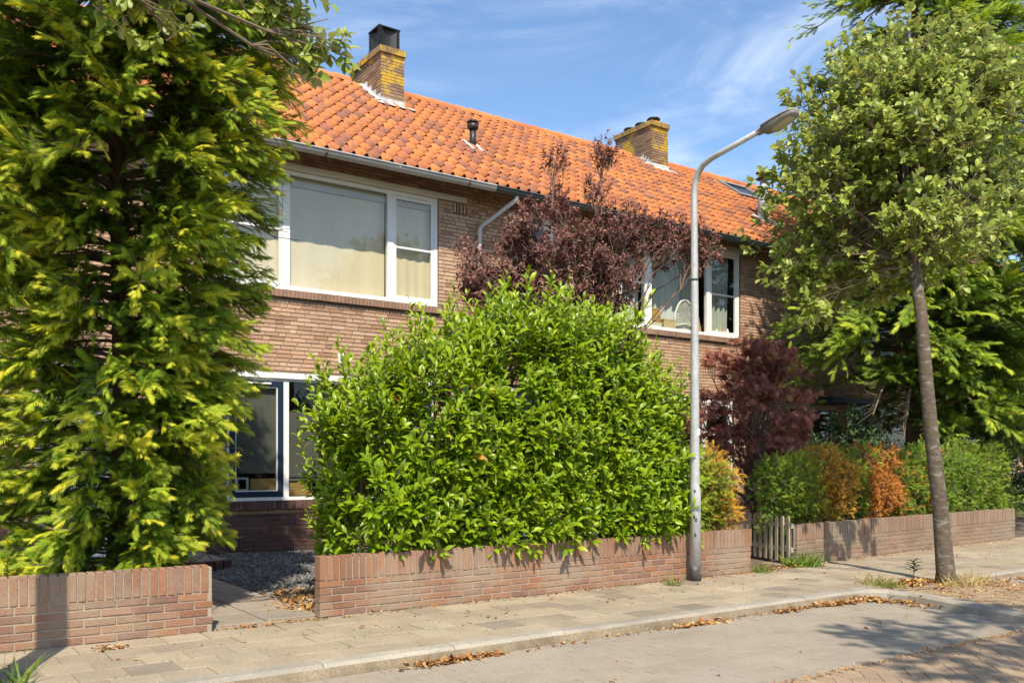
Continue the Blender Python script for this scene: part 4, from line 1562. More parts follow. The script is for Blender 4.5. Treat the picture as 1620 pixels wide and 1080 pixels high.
def head(part):
    mb = MB()
    vs, fs = [], []
    n = 14
    for (u, wd, tp, bt) in secs:
        for j in range(n):
            if part == 'top':
                a = pi * j / (n - 1)
                x, z = wd * math.cos(a), tp * math.sin(a)
            else:
                a = pi * j / (n - 1)
                k = .55
                x = wd * .93 * math.copysign(abs(math.cos(a)) ** k, math.cos(a))
                z = -bt * abs(math.sin(a)) ** k - .004
            p = h0 + hd * u + side * x + upv * z
            vs.append(p)
    for i in range(len(secs) - 1):
        for j in range(n - 1):
            fs.append((i * n + j, i * n + j + 1, (i + 1) * n + j + 1, (i + 1) * n + j))
    fs.append(tuple(range(n)))
    fs.append(tuple((len(secs) - 1) * n + j for j in range(n)))
    mb.add(vs, fs)
    return mb


lh = head('top').build('lamp_head', M['lamp_grey'], t, True)
head('bottom').build('lamp_housing', M['lamp_grey'], lh, True)
mb = MB()
vs = []
for (u, wd, d) in ((.17, .066, .084), (.21, .08, .095), (.36, .082, .075), (.43, .064, .052)):
    for s_ in (-1, -.5, .5, 1):
        z = -d if abs(s_) < .9 else -d * .55
        vs.append(h0 + hd * u + side * wd * s_ * 1.05 + upv * z)
mb.add(vs, [(i * 4 + j, i * 4 + j + 1, i * 4 + j + 5, i * 4 + j + 4) for i in range(3) for j in range(3)])
mb.build('lamp_lens', M['lens'], lh, True)

# ------------------------------------------------------------------ foliage tools
SUNW = np.array([-.272, -.552, .788])


def unit(a):
    return a / np.maximum(1e-9, np.linalg.norm(a, axis=-1, keepdims=True))


def frames(d, nrm, size):
    """rotation+scale matrices: local y along d, local z near nrm"""
    y = unit(d)
    x = np.cross(y, nrm)
    x = unit(x + 1e-6)
    z = np.cross(x, y)
    R = np.stack([x, y, z], axis=2)
    return R * (size[:, None, None] if np.ndim(size) else size)


def leaf_tpl(width, fold=.12, curl=.12, n=4, tip=.9):
    V, F = [], []
    for i in range(n + 1):
        q = i / n
        hw = width / 2 * math.sin(pi * (q * .93 + .03)) ** .75 * (1 - .25 * q * (1 - tip))
        if i == n:
            hw = .01
        zc = -curl * (q - .3) ** 2 * 2
        V += [(-hw, q, zc + fold * hw), (0, q, zc), (hw, q, zc + fold * hw)]
    for i in range(n):
        a = 3 * i
        F += [(a, a + 1, a + 4, a + 3), (a + 1, a + 2, a + 5, a + 4)]
    return V, F


LAUREL = leaf_tpl(.40, .35, .22, 3)
WBEAM = leaf_tpl(.62, .30, .12, 3)
SMALL = leaf_tpl(.55, .3, .1, 2)
DRY = leaf_tpl(.6, .42, .35, 3)


def spray_tpl(pairs=8, width=.055, droop=.28, ang=.85, ln=.42, sub=True):
    """flat fern-like spray of a conifer, 1 long"""
    V, F = [], []

    def zz(y, x):
        return -droop * y * y - .25 * x * x

    def blade(x0, y0, dx, dy, l, w_):
        n = math.hypot(dx, dy)
        dx, dy = dx / n, dy / n
        px, py = -dy, dx
        m = (x0 + dx * l * .5, y0 + dy * l * .5)
        e = (x0 + dx * l, y0 + dy * l)
        b = len(V)
        for p in ((x0, y0), (m[0] + px * w_, m[1] + py * w_), e, (m[0] - px * w_, m[1] - py * w_)):
            V.append((p[0], p[1], zz(p[1], p[0])))
        F.append((b, b + 1, b + 2, b + 3))
    blade(0, 0, 0, 1, 1.0, .035)
    for i in range(pairs):
        y = .10 + .82 * i / pairs
        l = ln * (1 - .72 * (y - .1)) * (.75 if i == 0 else 1)
        for s_ in (-1, 1):
            dx, dy = s_ * math.sin(ang), math.cos(ang)
            blade(0, y, dx, dy, l, width)
            if sub and l > .22:
                for q in (.42, .70):
                    blade(dx * l * q, y + dy * l * q, s_ * math.sin(ang - .75), math.cos(ang - .75), l * .42, width * .72)
                    blade(dx * l * q, y + dy * l * q, s_ * math.sin(ang + .55), math.cos(ang + .55), l * .30, width * .62)
    return V, F




def frond_tpl(pairs, wid, ln, ang, droop):
    """cheap frond: axis and side shoots, one triangle each"""
    V, F = [], []

    def tri(x0, y0, dx, dy, l, w_):
        b = len(V)
        for p in ((x0 - dy * w_, y0 + dx * w_), (x0 + dy * w_, y0 - dx * w_), (x0 + dx * l, y0 + dy * l)):
            V.append((p[0], p[1], -droop * p[1] ** 2 - .35 * p[0] ** 2))
        F.append((b, b + 1, b + 2))
    tri(0, 0, 0, 1, 1.05, .05)
    for i in range(pairs):
        for k, s_ in enumerate((-1, 1)):
            y = .06 + .80 * (i + .5 * k) / pairs
            a = ang * (1 - .25 * i / pairs)
            tri(0, y, s_ * math.sin(a), math.cos(a), ln * (1 - .55 * y) * (.8 if i == 0 else 1), wid)
    return V, F


SPRAY = frond_tpl(4, .062, .58, .70, .30)
SPRAY_S = frond_tpl(4, .055, .46, .90, .15)


def leaves_part(tpl, P, R, tint, mat, parent, singles=0, name='leaf', rest='crown', smooth=True):
    """foliage: the leaves that show largest as objects of their own, the rest as one part"""
    if singles:
        u, v, d = cam_uvd(P)
        # pick leaves at the front of the crown: the nearest in each cell of the picture
        ok = (u > 0) & (u < 1620) & (v > 0) & (v < 1080)
        cell = (u // 22).astype(int) * 1000 + (v // 22).astype(int)
        order = np.argsort(d + (~ok) * 1000)
        seen, one = set(), []
        for i in order:
            if not ok[i] or len(one) >= singles:
                break
            if cell[i] in seen:
                continue
            seen.add(cell[i])
            one.append(i)
        one = np.array(one, int)
        keep = np.ones(len(P), bool)
        keep[one] = False
        V, F = tpl_arrays(tpl)
        meshes = {}
        org = origin(parent)
        for i in one:
            key = int(tint[i] * 4.99)
            if key not in meshes:
                meshes[key] = raw_mesh(name, V, F, np.full(len(V), (key + .5) / 5), smooth, mat)
            o = bpy.data.objects.new(name, meshes[key])
            COL.objects.link(o)
            o.parent = parent
            m4 = Matrix([[*R[i][0], P[i][0] - org[0]], [*R[i][1], P[i][1] - org[1]], [*R[i][2], P[i][2] - org[2]], [0, 0, 0, 1]])
            o.matrix_local = m4
        P, R, tint = P[keep], R[keep], tint[keep]
    return joined(rest, tpl, P, R, tint, mat, parent, smooth, 'stuff')


def curve_pts(p0, p1, sag, n=6, wob=.04):
    p0, p1 = np.array(p0, float), np.array(p1, float)
    L = np.linalg.norm(p1 - p0)
    out = []
    for i in range(n):
        q = i / (n - 1)
        p = p0 + (p1 - p0) * q
        p[2] += sag * 4 * q * (1 - q)
        if 0 < i < n - 1:
            p += rng.normal(0, wob * L, 3)
        out.append(p)
    return out


def sphere_dirs(n):
    return unit(rng.normal(0, 1, (n, 3)))


# ------------------------------------------------------------------ cherry laurel
def laurel():
    t = thing('cherry_laurel', 'big glossy bright green laurel bush bulging over the middle low wall', 'bush', (5.4, 7.9, 0))
    prof = [(3.3, 1.0), (3.6, 1.5), (3.95, 1.82), (4.5, 2.22), (5.2, 2.48), (5.75, 2.66), (6.2, 2.88), (6.6, 2.68), (6.9, 2.50), (7.3, 2.15), (7.7, 1.65), (7.9, 1.0)]
    px, pz = zip(*prof)
    blobs = []
    for x in np.arange(3.98, 7.50, .34):
        top = np.interp(x, px, pz)
        for z in np.arange(.62, top - .12, .42):
            r = random.uniform(.38, .50)
            yy = 7.76 + random.uniform(-.10, .10) + .10 * max(0, z - 1.6)
            blobs.append((x + random.uniform(-.08, .08), yy, min(z + random.uniform(-.06, .06), top - .28), r, r * 1.15, r * .95))
            blobs.append((x, yy + .65, min(z, top - .35), r, r, r))
    B = np.array(blobs)
    n = 3700
    k = rng.integers(0, len(B), 40000)
    d = sphere_dirs(40000)
    P = B[k, :3] + d * B[k, 3:] * rng.uniform(.72, 1.0, (40000, 1))
    # keep those not deep inside other blobs and facing the street, sides or top
    inside = np.zeros(len(P), bool)
    for b in B:
        q = (((P - b[:3]) / b[3:]) ** 2).sum(1)
        inside |= q < .55
    ok = ~inside & (P[:, 2] > .42) & ((P[:, 1] < 8.05) | ((P[:, 1] < 8.5) & (rng.random(len(P)) < .3)))
    ok &= ~((P[:, 2] < .56) & (P[:, 1] > 7.22) & (P[:, 1] < 7.34))
    P, d = P[ok], d[ok]
    P, d = P[:n], d[:n]
    sd = unit(d * .75 + np.array([0, -.25, .75]) + rng.normal(0, .30, d.shape))
    top = np.interp(P[:, 0], px, pz)
    istop = P[:, 2] > top - .38
    sd[istop] = unit(sd[istop] + np.array([0, 0, .9]))
    ln = rng.uniform(.14, .32, len(P)) + istop * rng.uniform(.0, .14, len(P)) + (istop & (rng.random(len(P)) < .20)) * rng.uniform(.18, .42, len(P))
    LP, LR, LT = [], [], []
    st = MB()
    for i in range(len(P)):
        s = sd[i]
        a = unit(np.cross(s, [.3, .2, .9]))
        b = np.cross(s, a)
        m = 9 + int(ln[i] > .42) * 6
        ph = random.uniform(0, 6.3)
        for j in range(m):
            q = (j + .5) / m
            ph += 2.4
            rad = a * math.cos(ph) + b * math.sin(ph)
            sp = .95 - .55 * q
            dr = unit(s * (1 - sp * .55) + rad * sp + np.array([0, 0, -.12 * (1 - q)]))
            LP.append(P[i] + s * ln[i] * q + rad * .006)
            LR.append((dr, unit(s * .6 + SUNW * .8 + rng.normal(0, .25, 3)), random.uniform(.075, .140) * (1 - .25 * (q > .85))))
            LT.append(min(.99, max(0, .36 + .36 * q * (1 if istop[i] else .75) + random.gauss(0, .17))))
        if i % 3 == 0:
            e = P[i] + s * ln[i]
            st.tube([P[i] - s * .25, P[i], e], [.006, .005, .003], 4, False)
    LP = np.array(LP)
    LT = np.array(LT)
    d_, n_, s_ = (np.array([r[k] for r in LR]) for k in range(3))
    R = frames(d_, n_, s_)
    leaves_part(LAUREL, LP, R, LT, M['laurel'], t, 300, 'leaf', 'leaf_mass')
    # few yellow leaves
    idx = rng.choice(len(LP), 60, False)
    joined('yellow_leaves', LAUREL, LP[idx] + np.array([0, -.02, .01]), frames(d_[idx], n_[idx] + rng.normal(0, .3, (60, 3)), s_[idx]), rng.random(60), M['laurel_yellow'], t, True, 'stuff')
    for x in np.arange(3.7, 8.0, .55):
        for _ in range(2):
            tp = np.interp(x, px, pz) - .4
            st.tube(curve_pts((x + random.uniform(-.1, .1), 7.95, -.02), (x + random.uniform(-.35, .35), 7.85 + random.uniform(-.15, .2), tp), 0, 5, .03), [.028, .024, .02, .015, .008], 6)
    st.build('stem', M['twig'], t)


laurel()


# ------------------------------------------------------------------ conifers
def conifer(label, x, y, H, prof, nl, mat, z0=.35, spray=.24, gold=.5, seed=1, trunk_r=.12, group=None, bark='bark_dark', visible=None, dens=1.0, cut=None, droop=.25):
    r_ = np.random.default_rng(seed)
    t = thing('conifer_tree', label, 'conifer', (x, y, 0), group)
    mb = MB()
    pts = [(x + .03 * math.sin(i), y + .03 * math.cos(i * 1.3), -.05 + (H + .05) * i / 9) for i in range(10)]
    mb.tube(pts, [trunk_r * (1.25 if i == 0 else 1) * (1 - i / 9.6) for i in range(10)], 10)
    mb.build('trunk', M[bark], t, True)
    br = MB()
    zs, rs = zip(*prof)
    SP, SD, SN, SS, ST = [], [], [], [], []
    for k in range(nl):
        z = z0 + (H - z0 - .1) * ((k + r_.random()) / nl) ** 1.05
        az = k * 2.399 + r_.normal(0, .3)
        L = np.interp(z, zs, rs) * r_.uniform(.68, 1.06)
        d = np.array([math.cos(az), math.sin(az), 0])
        if visible and not visible(x + d[0] * L, y + d[1] * L, z):
            if r_.random() < .6:
                continue
        rise = r_.uniform(.05, .45) * L
        pl = []
        for i in range(8):
            q = i / 7
            p = np.array([x, y, z]) + d * L * q
            p[2] += rise * q - (rise + droop * L) * q ** 2.2 * r_.uniform(.9, 1.1)
            pl.append(p)
        br.tube(pl, [max(.004, .022 * L * (1 - .85 * i / 7)) for i in range(8)], 5, False)
        nsub = max(5, int(24 * L * dens))
        for j in range(nsub):
            q = .16 + .84 * ((j + r_.random()) / nsub) ** .75
            i0 = min(6, int(q * 7))
            fr = q * 7 - i0
            b0 = pl[i0] * (1 - fr) + pl[i0 + 1] * fr
            sgn = 1 if j % 2 else -1
            lat = np.array([-d[1], d[0], 0]) * sgn
            sd = unit(d * r_.uniform(.5, 1.0) + lat * r_.uniform(.2, .9) * (1 - .5 * q) + np.array([0, 0, r_.normal(.02, .25)]))
            sl = L * r_.uniform(.16, .30) * (1.1 - .5 * q) + .14
            ns = max(4, int(sl / (spray * .30)))
            # the shoots of one frond lie in one tilted plane
            pn = unit(SUNW * .95 + d * r_.uniform(.0, .7) + r_.normal(0, .38, 3))
            sidev = unit(np.cross(sd, pn))
            pn = np.cross(sidev, sd)
            gtip = r_.normal(0, .10) + (.26 * gold if r_.random() < .30 else 0)
            hang = r_.uniform(.0, .35)
            if j % 2 == 0:
                br.tube([b0, b0 + sd * sl * .7], [.005, .003], 3, False)
            for m in range(ns):
                f = (m + .6) / ns
                p = b0 + sd * sl * f + np.array([0, 0, -hang * sl * f * f])
                dd = unit(sd * r_.uniform(.7, 1.0) + sidev * (1 if m % 2 else -1) * r_.uniform(.3, .8) * (1 - .75 * f) + np.array([0, 0, -hang * f * .9]) + r_.normal(0, .12, 3))
                SP.append(p)
                SD.append(dd)
                SN.append(unit(pn + r_.normal(0, .22, 3)))
                SS.append(spray * r_.uniform(.7, 1.2))
                tip = q * (.6 + .4 * f)
                ST.append(np.clip(.14 + gold * .80 * max(0, tip - .30) * 1.25 + gtip * 1.25 * tip + r_.normal(0, .11), 0, .99))
    SP = np.array(SP)
    keep = np.ones(len(SP), bool)
    if cut:
        keep = cut(SP)
    keep &= (SP[:, 1] < y + .25) | (r_.random(len(SP)) < .28)
    u_, v_, d_ = cam_uvd(SP)
    keep &= ((u_ > -60) & (u_ < 1680) & (v_ > -60)) | (r_.random(len(SP)) < .35)
    R = frames(np.array(SD), np.array(SN), np.array(SS))
    br.build('branch', M['twig'], t)
    joined('crown', SPRAY, SP[keep], R[keep], np.array(ST)[keep], M[mat], t, False, 'stuff')
    return len(SP)


def keep_wall(P):
    # nothing grows through the low wall
    return ~((P[:, 2] < .62) & (P[:, 1] > 7.16) & (P[:, 1] < 7.45)) & (P[:, 1] > 7.0) & (P[:, 2] > .1) & ~((P[:, 2] < .45) & (P[:, 1] < 7.3))


profL = [(.2, .85), (1.0, .90), (2.0, 1.05), (3.0, 1.2), (4, 1.38), (4.9, 1.55), (6.2, 1.45), (8, .85), (9.2, .15)]


def keep_left(P):
    r = np.hypot(P[:, 0] - 1.80, P[:, 1] - 8.55)
    lim = np.interp(P[:, 2], *zip(*profL)) * (1.08 + .12 * np.sin(P[:, 2] * 5.1) * np.sin(P[:, 2] * 2.3 + P[:, 1] * 3))
    return keep_wall(P) & ((r < lim) | (P[:, 0] < 1.9)) & ~((P[:, 0] > 2.2) & (P[:, 2] < .60))

front = lambda a, b, z: b < 9.2
n1 = conifer('tall golden-tipped conifer beside the garden path', 1.80, 8.55, 8.8, profL, 520, 'conifer_gold', .25, .098, 1.0, 3, .13, 'golden conifers behind the left low wall', visible=front, cut=keep_left)
n2 = conifer('golden-tipped conifer cut off by the left picture edge', .15, 8.65, 9.4, profL, 150, 'conifer_gold', .25, .115, 1.0, 4, .13, 'golden conifers behind the left low wall', visible=front, cut=keep_wall)
profR = [(1.0, 2.1), (2.4, 2.8), (4, 2.8), (6, 2.6), (8, 2.4), (10, 2.1), (12.5, 1.5), (15, .2)]
n3 = conifer('huge dark green conifer standing behind the street tree', 17.0, 10.1, 14.5, profR, 400, 'conifer_green', 2.1, .175, .85, 5, .20, None, visible=lambda a, b, z: b < 10.8, dens=.58, droop=.26, cut=lambda P: ~((P[:, 2] < 2.75) & (P[:, 0] < 15.6)))
n4 = conifer('dark conifer farther right behind the huge one', 20.9, 10.6, 11.0, [(p, q * .9) for p, q in profR], 170, 'conifer_green', 1.4, .26, .60, 6, .18, None, visible=lambda a, b, z: b < 11 and a < 22, dens=.5, droop=.30)
print('sprays', n1, n2, n3, n4)

# small tree top behind the ridge
conifer('slim tree top just showing above the roof ridge', 15.1, 22.0, 11.15, [(4, 1.3), (8, .9), (10.0, .34), (11.2, .08)], 70, 'conifer_green', 4.0, .26, .5, 8, .12, None)


# ------------------------------------------------------------------ broadleaf street trees
def leafy_tree(name, label, cat, trunk, trunk_r, blobs, mat, tpl, leaf, per, clusters, seed, wexp=.75, bark='bark', twig='twig', limbs=None, group=None, singles=0, limb_r=.03, tint_mu=.45, keep=None, spread=.7, up=.55, extra=None, stubs=.6, lname='leaf'):
    r_ = np.random.default_rng(seed)
    t = thing(name, label, cat, tuple(trunk[0]), group)
    mb = MB()
    k = len(trunk)
    mb.tube(trunk, [trunk_r * (1.35 if i == 0 else 1.08 if i == 1 else 1 - .55 * i / k) for i in range(k)], 14)
    mb.build('trunk', M[bark], t, True)
    br = MB()
    B = np.array(blobs, float)
    T = np.array(trunk, float)
    hub = T[-1]
    # limbs to every blob
    for b in B:
        base = T[max(1, k - 1 - int(r_.integers(0, 3)))] if b[2] > T[-1][2] - 2.2 else T[max(1, k - 4)]
        pl = curve_pts(base, b[:3], .10 * np.linalg.norm(b[:3] - base) * .5, 6, .03)
        br.tube(pl, [limb_r * (1 - .8 * i / 5) for i in range(6)], 5, False)
        for _ in range(4):
            e = b[:3] + sphere_dirs(1)[0] * b[3:] * .85
            br.tube(curve_pts(pl[4], e, .03, 4, .05), [limb_r * .3, limb_r * .24, limb_r * .18, .003], 4, False)
    vol = B[:, 3] * B[:, 4] * B[:, 5]
    w_ = vol ** wexp
    ki = r_.choice(len(B), clusters, p=w_ / w_.sum())
    d = unit(r_.normal(0, 1, (clusters, 3)))
    rr = r_.uniform(.25, 1.0, (clusters, 1)) ** .55
    C = B[ki, :3] + d * B[ki, 3:] * rr
    cen = (B[:, :3] * vol[:, None]).sum(0) / vol.sum()
    outw = unit(C - cen)
    if keep is not None:
        m_ = keep(C)
        C, d, outw = C[m_], d[m_], outw[m_]
    n = len(C)
    sd = unit(outw * .6 + d * .35 + np.array([0, 0, up]) + r_.normal(0, .35, (n, 3)))
    LP, LD, LN, LS, LT = [], [], [], [], []
    for i in range(n):
        s = sd[i]
        a = unit(np.cross(s, [.31, .17, .9]))
        b = np.cross(s, a)
        L = r_.uniform(.6, 1.5) * leaf * 1.6
        ph = r_.uniform(0, 6.3)
        if r_.random() < stubs:
            br.tube([C[i] - s * L * 1.2, C[i] + s * L * .7], [.005, .002], 4, False)
        base = r_.normal(0, .12)
        for j in range(per):
            q = (j + .5) / per
            ph += 2.4
            rad = a * math.cos(ph) + b * math.sin(ph)
            LP.append(C[i] + s * L * (q - .3))
            LD.append(unit(s * (1 - spread * .6) + rad * spread + np.array([0, 0, r_.normal(-.08, .15)])))
            LN.append(unit(s * .35 + SUNW * .95 + r_.normal(0, .38, 3)))
            LS.append(leaf * r_.uniform(.65, 1.2))
            LT.append(np.clip(tint_mu + base + .25 * (q - .5) + r_.normal(0, .16), 0, .99))
    LP, LD, LN, LS, LT = map(np.array, (LP, LD, LN, LS, LT))
    if extra is not None:
        extra(br, LP, LD, LN, LS, LT)
    br.build('limb', M[twig], t)
    leaves_part(tpl, LP, frames(LD, LN, LS), LT, M[mat], t, singles, lname, 'crown', tpl is not SMALL)
    return t


def crown_blobs(c, r, n, br, seed, zmin=None, shell_=.55):
    q = np.random.default_rng(seed)
    out = []
    while len(out) < n:
        d = unit(q.normal(0, 1, 3))
        p = np.array(c) + d * np.array(r) * (q.uniform(shell_, 1.0))
        if zmin and p[2] < zmin:
            continue
        k = br * q.uniform(.7, 1.25)
        out.append((*p, k, k, k * .8))
    return out


stg = 'whitebeam street trees along the kerb'
tr = [(9.71, 5.39, -.03), (9.70, 5.395, .12), (9.65, 5.43, .84), (9.58, 5.48, 1.54), (9.53, 5.52, 2.24), (9.50, 5.56, 2.94), (9.52, 5.65, 3.5), (9.70, 5.80, 4.2), (9.95, 6.0, 5.0)]
sb = [b for b in crown_blobs((10.5, 6.35, 4.85), (1.78, 1.35, 1.72), 170, .42, 21, 2.7) + crown_blobs((10.4, 6.3, 5.0), (.9, .8, 1.3), 26, .5, 22)
      if b[2] > 1.75 + (8.0 - b[1]) * 1.43]
qq = np.random.default_rng(25)
for _ in range(16):
    kk = qq.uniform(.24, .36)
    sb.append((9.1 + qq.normal(0, .35), 6.95 + qq.normal(0, .2), qq.uniform(3.1, 4.2), kk, kk, kk * .8))
for _ in range(26):
    kk = qq.uniform(.28, .42)
    sb.append((9.75 + qq.normal(0, .45), 5.70 + qq.normal(0, .28), qq.uniform(3.55, 5.2), kk, kk, kk * .8))
leafy_tree('street_tree', 'slim leaning street tree with silvery green leaves on the tree island', 'tree', tr, .092,
           sb, 'whitebeam', WBEAM, .098, 9, 3700, 23, wexp=.6, keep=lambda C: (C[:, 1] < 7.0) | (np.random.default_rng(5).random(len(C)) < .5), group=stg, singles=300, limb_r=.017, tint_mu=.55)
# street tree left of the picture: trunk outside, crown and low twigs hang into view
tl = [(.22, 5.40, -.03), (.22, 5.40, .12), (.21, 5.42, 1.0), (.2, 5.44, 2.0), (.2, 5.45, 3.0), (.22, 5.46, 4.0), (.24, 5.46, 5.0), (.25, 5.45, 6.5), (.2, 5.45, 8.2)]
bl = crown_blobs((.1, 5.4, 9.3), (1.7, 1.7, 1.5), 40, .5, 31)
for px_, py_, pz_, k in ((1.55, 6.35, 4.55, .30), (1.75, 6.0, 4.65, .26), (1.35, 6.3, 4.35, .26), (1.2, 6.6, 4.7, .30), (2.05, 5.65, 4.42, .20), (2.20, 5.62, 4.28, .15), (1.9, 6.2, 4.8, .30), (.9, 6.3, 4.75, .30), (1.62, 6.25, 4.20, .18), (2.35, 5.65, 4.18, .20), (2.15, 5.6, 4.35, .24), (2.46, 5.6, 4.05, .15), (2.3, 5.7, 3.95, .16)):
    bl.append((px_, py_, pz_, k, k, k * .8))
leafy_tree('street_tree', 'street tree at the left picture edge whose leafy twigs hang over the golden conifer', 'tree', tl, .125,
           bl, 'whitebeam', WBEAM, .095, 8, 900, 33, wexp=.35, group=stg, singles=120, limb_r=.026, tint_mu=.42)
# tree across the street, right of the camera: only its shade falls into the picture
tq = [(4.6, -2.2, -.1), (4.6, -2.2, .1), (4.6, -2.2, 1.5), (4.62, -2.2, 3.0), (4.62, -2.2, 4.5), (4.6, -2.2, 6.5)]
leafy_tree('street_tree', 'street tree beyond the right picture edge shading the road', 'tree', tq, .12,
           crown_blobs((4.9, -1.9, 7.0), (1.5, 1.5, 1.3), 34, .42, 41), 'whitebeam', SMALL, .10, 9, 560, 43, group=stg, limb_r=.03)


# purple plum
pb = []
q = np.random.default_rng(51)
base = np.array([8.15, 9.75, 0.0])
for (u_, z_, k, n) in ((0.0, 3.5, .75, 9), (-.1, 4.2, .70, 9), (.45, 4.1, .62, 8), (-.85, 3.7, .50, 6), (-.55, 4.6, .42, 5), (.95, 4.35, .42, 5), (.0, 4.95, .22, 3), (-.05, 5.5, .10, 2), (.46, 5.1, .16, 2), (.55, 5.6, .10, 2), (1.05, 4.6, .22, 3), (-1.0, 4.3, .35, 5), (.9, 4.4, .4, 5), (1.35, 4.35, .30, 5), (1.6, 4.2, .2, 3), (-1.15, 3.55, .3, 3), (.3, 2.7, .6, 6), (-.6, 2.9, .5, 4), (1.0, 3.4, .45, 5), (-.55, 3.8, .45, 10), (-.35, 4.35, .38, 8), (-.95, 3.2, .55, 8), (-1.2, 3.0, .4, 5), (.75, 3.6, .5, 6)):
    for _ in range(n):
        dv = unit(q.normal(0, 1, 3)) * k * q.random() ** .5
        # spread along the picture plane direction and a little in depth
        u2 = u_ * 1.25 - .42
        p = base + np.array([.816 * u2 + dv[0], -.578 * u2 + dv[1], z_ + dv[2]])
        kk = q.uniform(.13, .26)
        pb.append((*p, kk, kk, kk * 1.1))
for _ in range(60):
    a_, r1 = q.uniform(0, 6.283), q.random() ** .5
    uu, zz_ = -.25 + 1.75 * r1 * math.cos(a_), 3.75 + .95 * r1 * math.sin(a_)
    kk = q.uniform(.12, .24)
    pb.append((8.15 + .816 * uu + q.normal(0, .3), 9.75 - .578 * uu + q.normal(0, .3), zz_, kk * 1.2, kk, kk))
def plum_ok(b):
    h = .816 * (b[0] - 8.15) - .578 * (b[1] - 9.75)
    return not (h > .55 and b[2] < 4.18) and not (h < -1.1 and b[2] > 4.25) and h > -1.62


pb = [b for b in pb if plum_ok(b)]
tp_ = [(8.15, 9.75, -.03), (8.15, 9.75, .2), (8.13, 9.75, 1.0), (8.15, 9.72, 1.8), (8.15, 9.72, 2.5), (8.17, 9.74, 3.2)]
leafy_tree('plum_tree', 'dark purple plum tree rising behind the green laurel', 'tree', tp_, .09, pb, 'plum', SMALL, .062, 7, 3300, 53,
           bark='bark_dark', twig='twig_red', limb_r=.020, tint_mu=.45, spread=.8, up=.45, stubs=.9)

# japanese maple
mbz = []
for _ in range(64):
    a = q.uniform(0, 6.28)
    r1 = 1.25 * q.random() ** .5
    z_ = q.uniform(1.1, 3.15)
    wgt = 1.0 if z_ < 2.5 else .7
    kk = q.uniform(.20, .32)
    mbz.append((11.25 + r1 * math.cos(a) * wgt * 1.0, 9.35 + r1 * math.sin(a) * wgt * .75, z_, kk, kk, kk * .45))


def maple_tpl():
    V, F = [(0, 0, 0)], []
    for k in range(5):
        a = (-1.25 + 2.5 * k / 4)
        l = 1.0 - .12 * abs(k - 2)
        dx, dy = math.sin(a), math.cos(a)
        b = len(V)
        V += [(dx * l * .45 - dy * .10, dy * l * .45 + dx * .10, .02), (dx * l, dy * l, -.10), (dx * l * .45 + dy * .10, dy * l * .45 - dx * .10, .02)]
        F.append((0, b + 2, b + 1, b))
    return V, F


MAPLE = maple_tpl()
tm = [(11.3, 9.4, -.03), (11.3, 9.4, .1), (11.28, 9.4, .6), (11.3, 9.38, 1.1), (11.32, 9.38, 1.7)]
leafy_tree('japanese_maple', 'dark red maple with drooping layered leaves right of the lamp post', 'tree', tm, .06, mbz, 'maple', MAPLE, .080, 8, 1050, 55,
           bark='bark_dark', twig='twig_red', limb_r=.02, tint_mu=.42, spread=.9, up=.1, stubs=.8)


# ------------------------------------------------------------------ hedge plants
def hedge_plant(label, x0, x1, y, h, mat, n, seed, zb=.05, dy=.42, size=.085, mats=None, name='hedge_plant', cat='shrub', group='shrubs of the hedge behind the right low wall'):
    r_ = np.random.default_rng(seed)
    x0, x1 = x0 - .10, x1 + .10
    cx_ = (x0 + x1) / 2
    t = thing(name, label, cat, (cx_, y, 0), group)
    st = MB()
    hw = (x1 - x0) / 2
    for k in range(5):
        bx_ = cx_ + r_.uniform(-.5, .5) * hw
        st.tube(curve_pts((bx_, y, -.02), (bx_ + r_.uniform(-.1, .1), y + r_.uniform(-.1, .1), h * .9), 0, 5, .02), [.022, .018, .014, .01, .004], 6)
    # lumpy box-like volume
    nb = max(14, int(46 * hw * h))
    B = np.stack([r_.uniform(x0 + .12, x1 - .12, nb), y + r_.uniform(-dy * .6, dy * .6, nb), r_.uniform(.35, h - .18, nb), r_.uniform(.16, .27, nb)], 1)
    k = r_.integers(0, nb, n)
    d = unit(r_.normal(0, 1, (n, 3)))
    P = B[k, :3] + d * B[k, 3:] * r_.uniform(.55, 1.05, (n, 1))
    P[:, 2] = np.maximum(P[:, 2], zb + .08 * r_.random(n))
    out = unit(P - np.array([cx_, y, h * .45]) + 1e-6)
    D = unit(out * .2 + d * .55 + np.array([0, -.2, .12]) + r_.normal(0, .45, (n, 3)))
    Nn = unit(SUNW + r_.normal(0, .5, (n, 3)))
    S_ = size * r_.uniform(.6, 1.25, n)
    T_ = np.clip(.45 + r_.normal(0, .2, n) + .2 * (d @ out.T).diagonal() * 0 + .15 * (r_.random(n) < .2), 0, .99)
    ok = ~((P[:, 2] < .60) & (P[:, 1] < 7.80) & (P[:, 1] < 7.50 + .0586 * np.maximum(0, P[:, 0] - 9.75) + .06))
    for i in range(0, n, 5):
        st.tube([P[i] - D[i] * .12, P[i]], [.004, .002], 3, False)
    st.build('stem', M['twig'], t)
    R = frames(D, Nn, S_)
    if mats:
        f = mats[1](P)
        joined('foliage', SPRAY_S, P[ok & ~f], R[ok & ~f], T_[ok & ~f], M[mat], t, False, 'stuff')
        joined('dead_foliage', SPRAY_S, P[ok & f], R[ok & f], T_[ok & f], M[mats[0]], t, False, 'stuff')
    else:
        joined('foliage', SPRAY_S, P[ok], R[ok], T_[ok], M[mat], t, False, 'stuff')
    return t


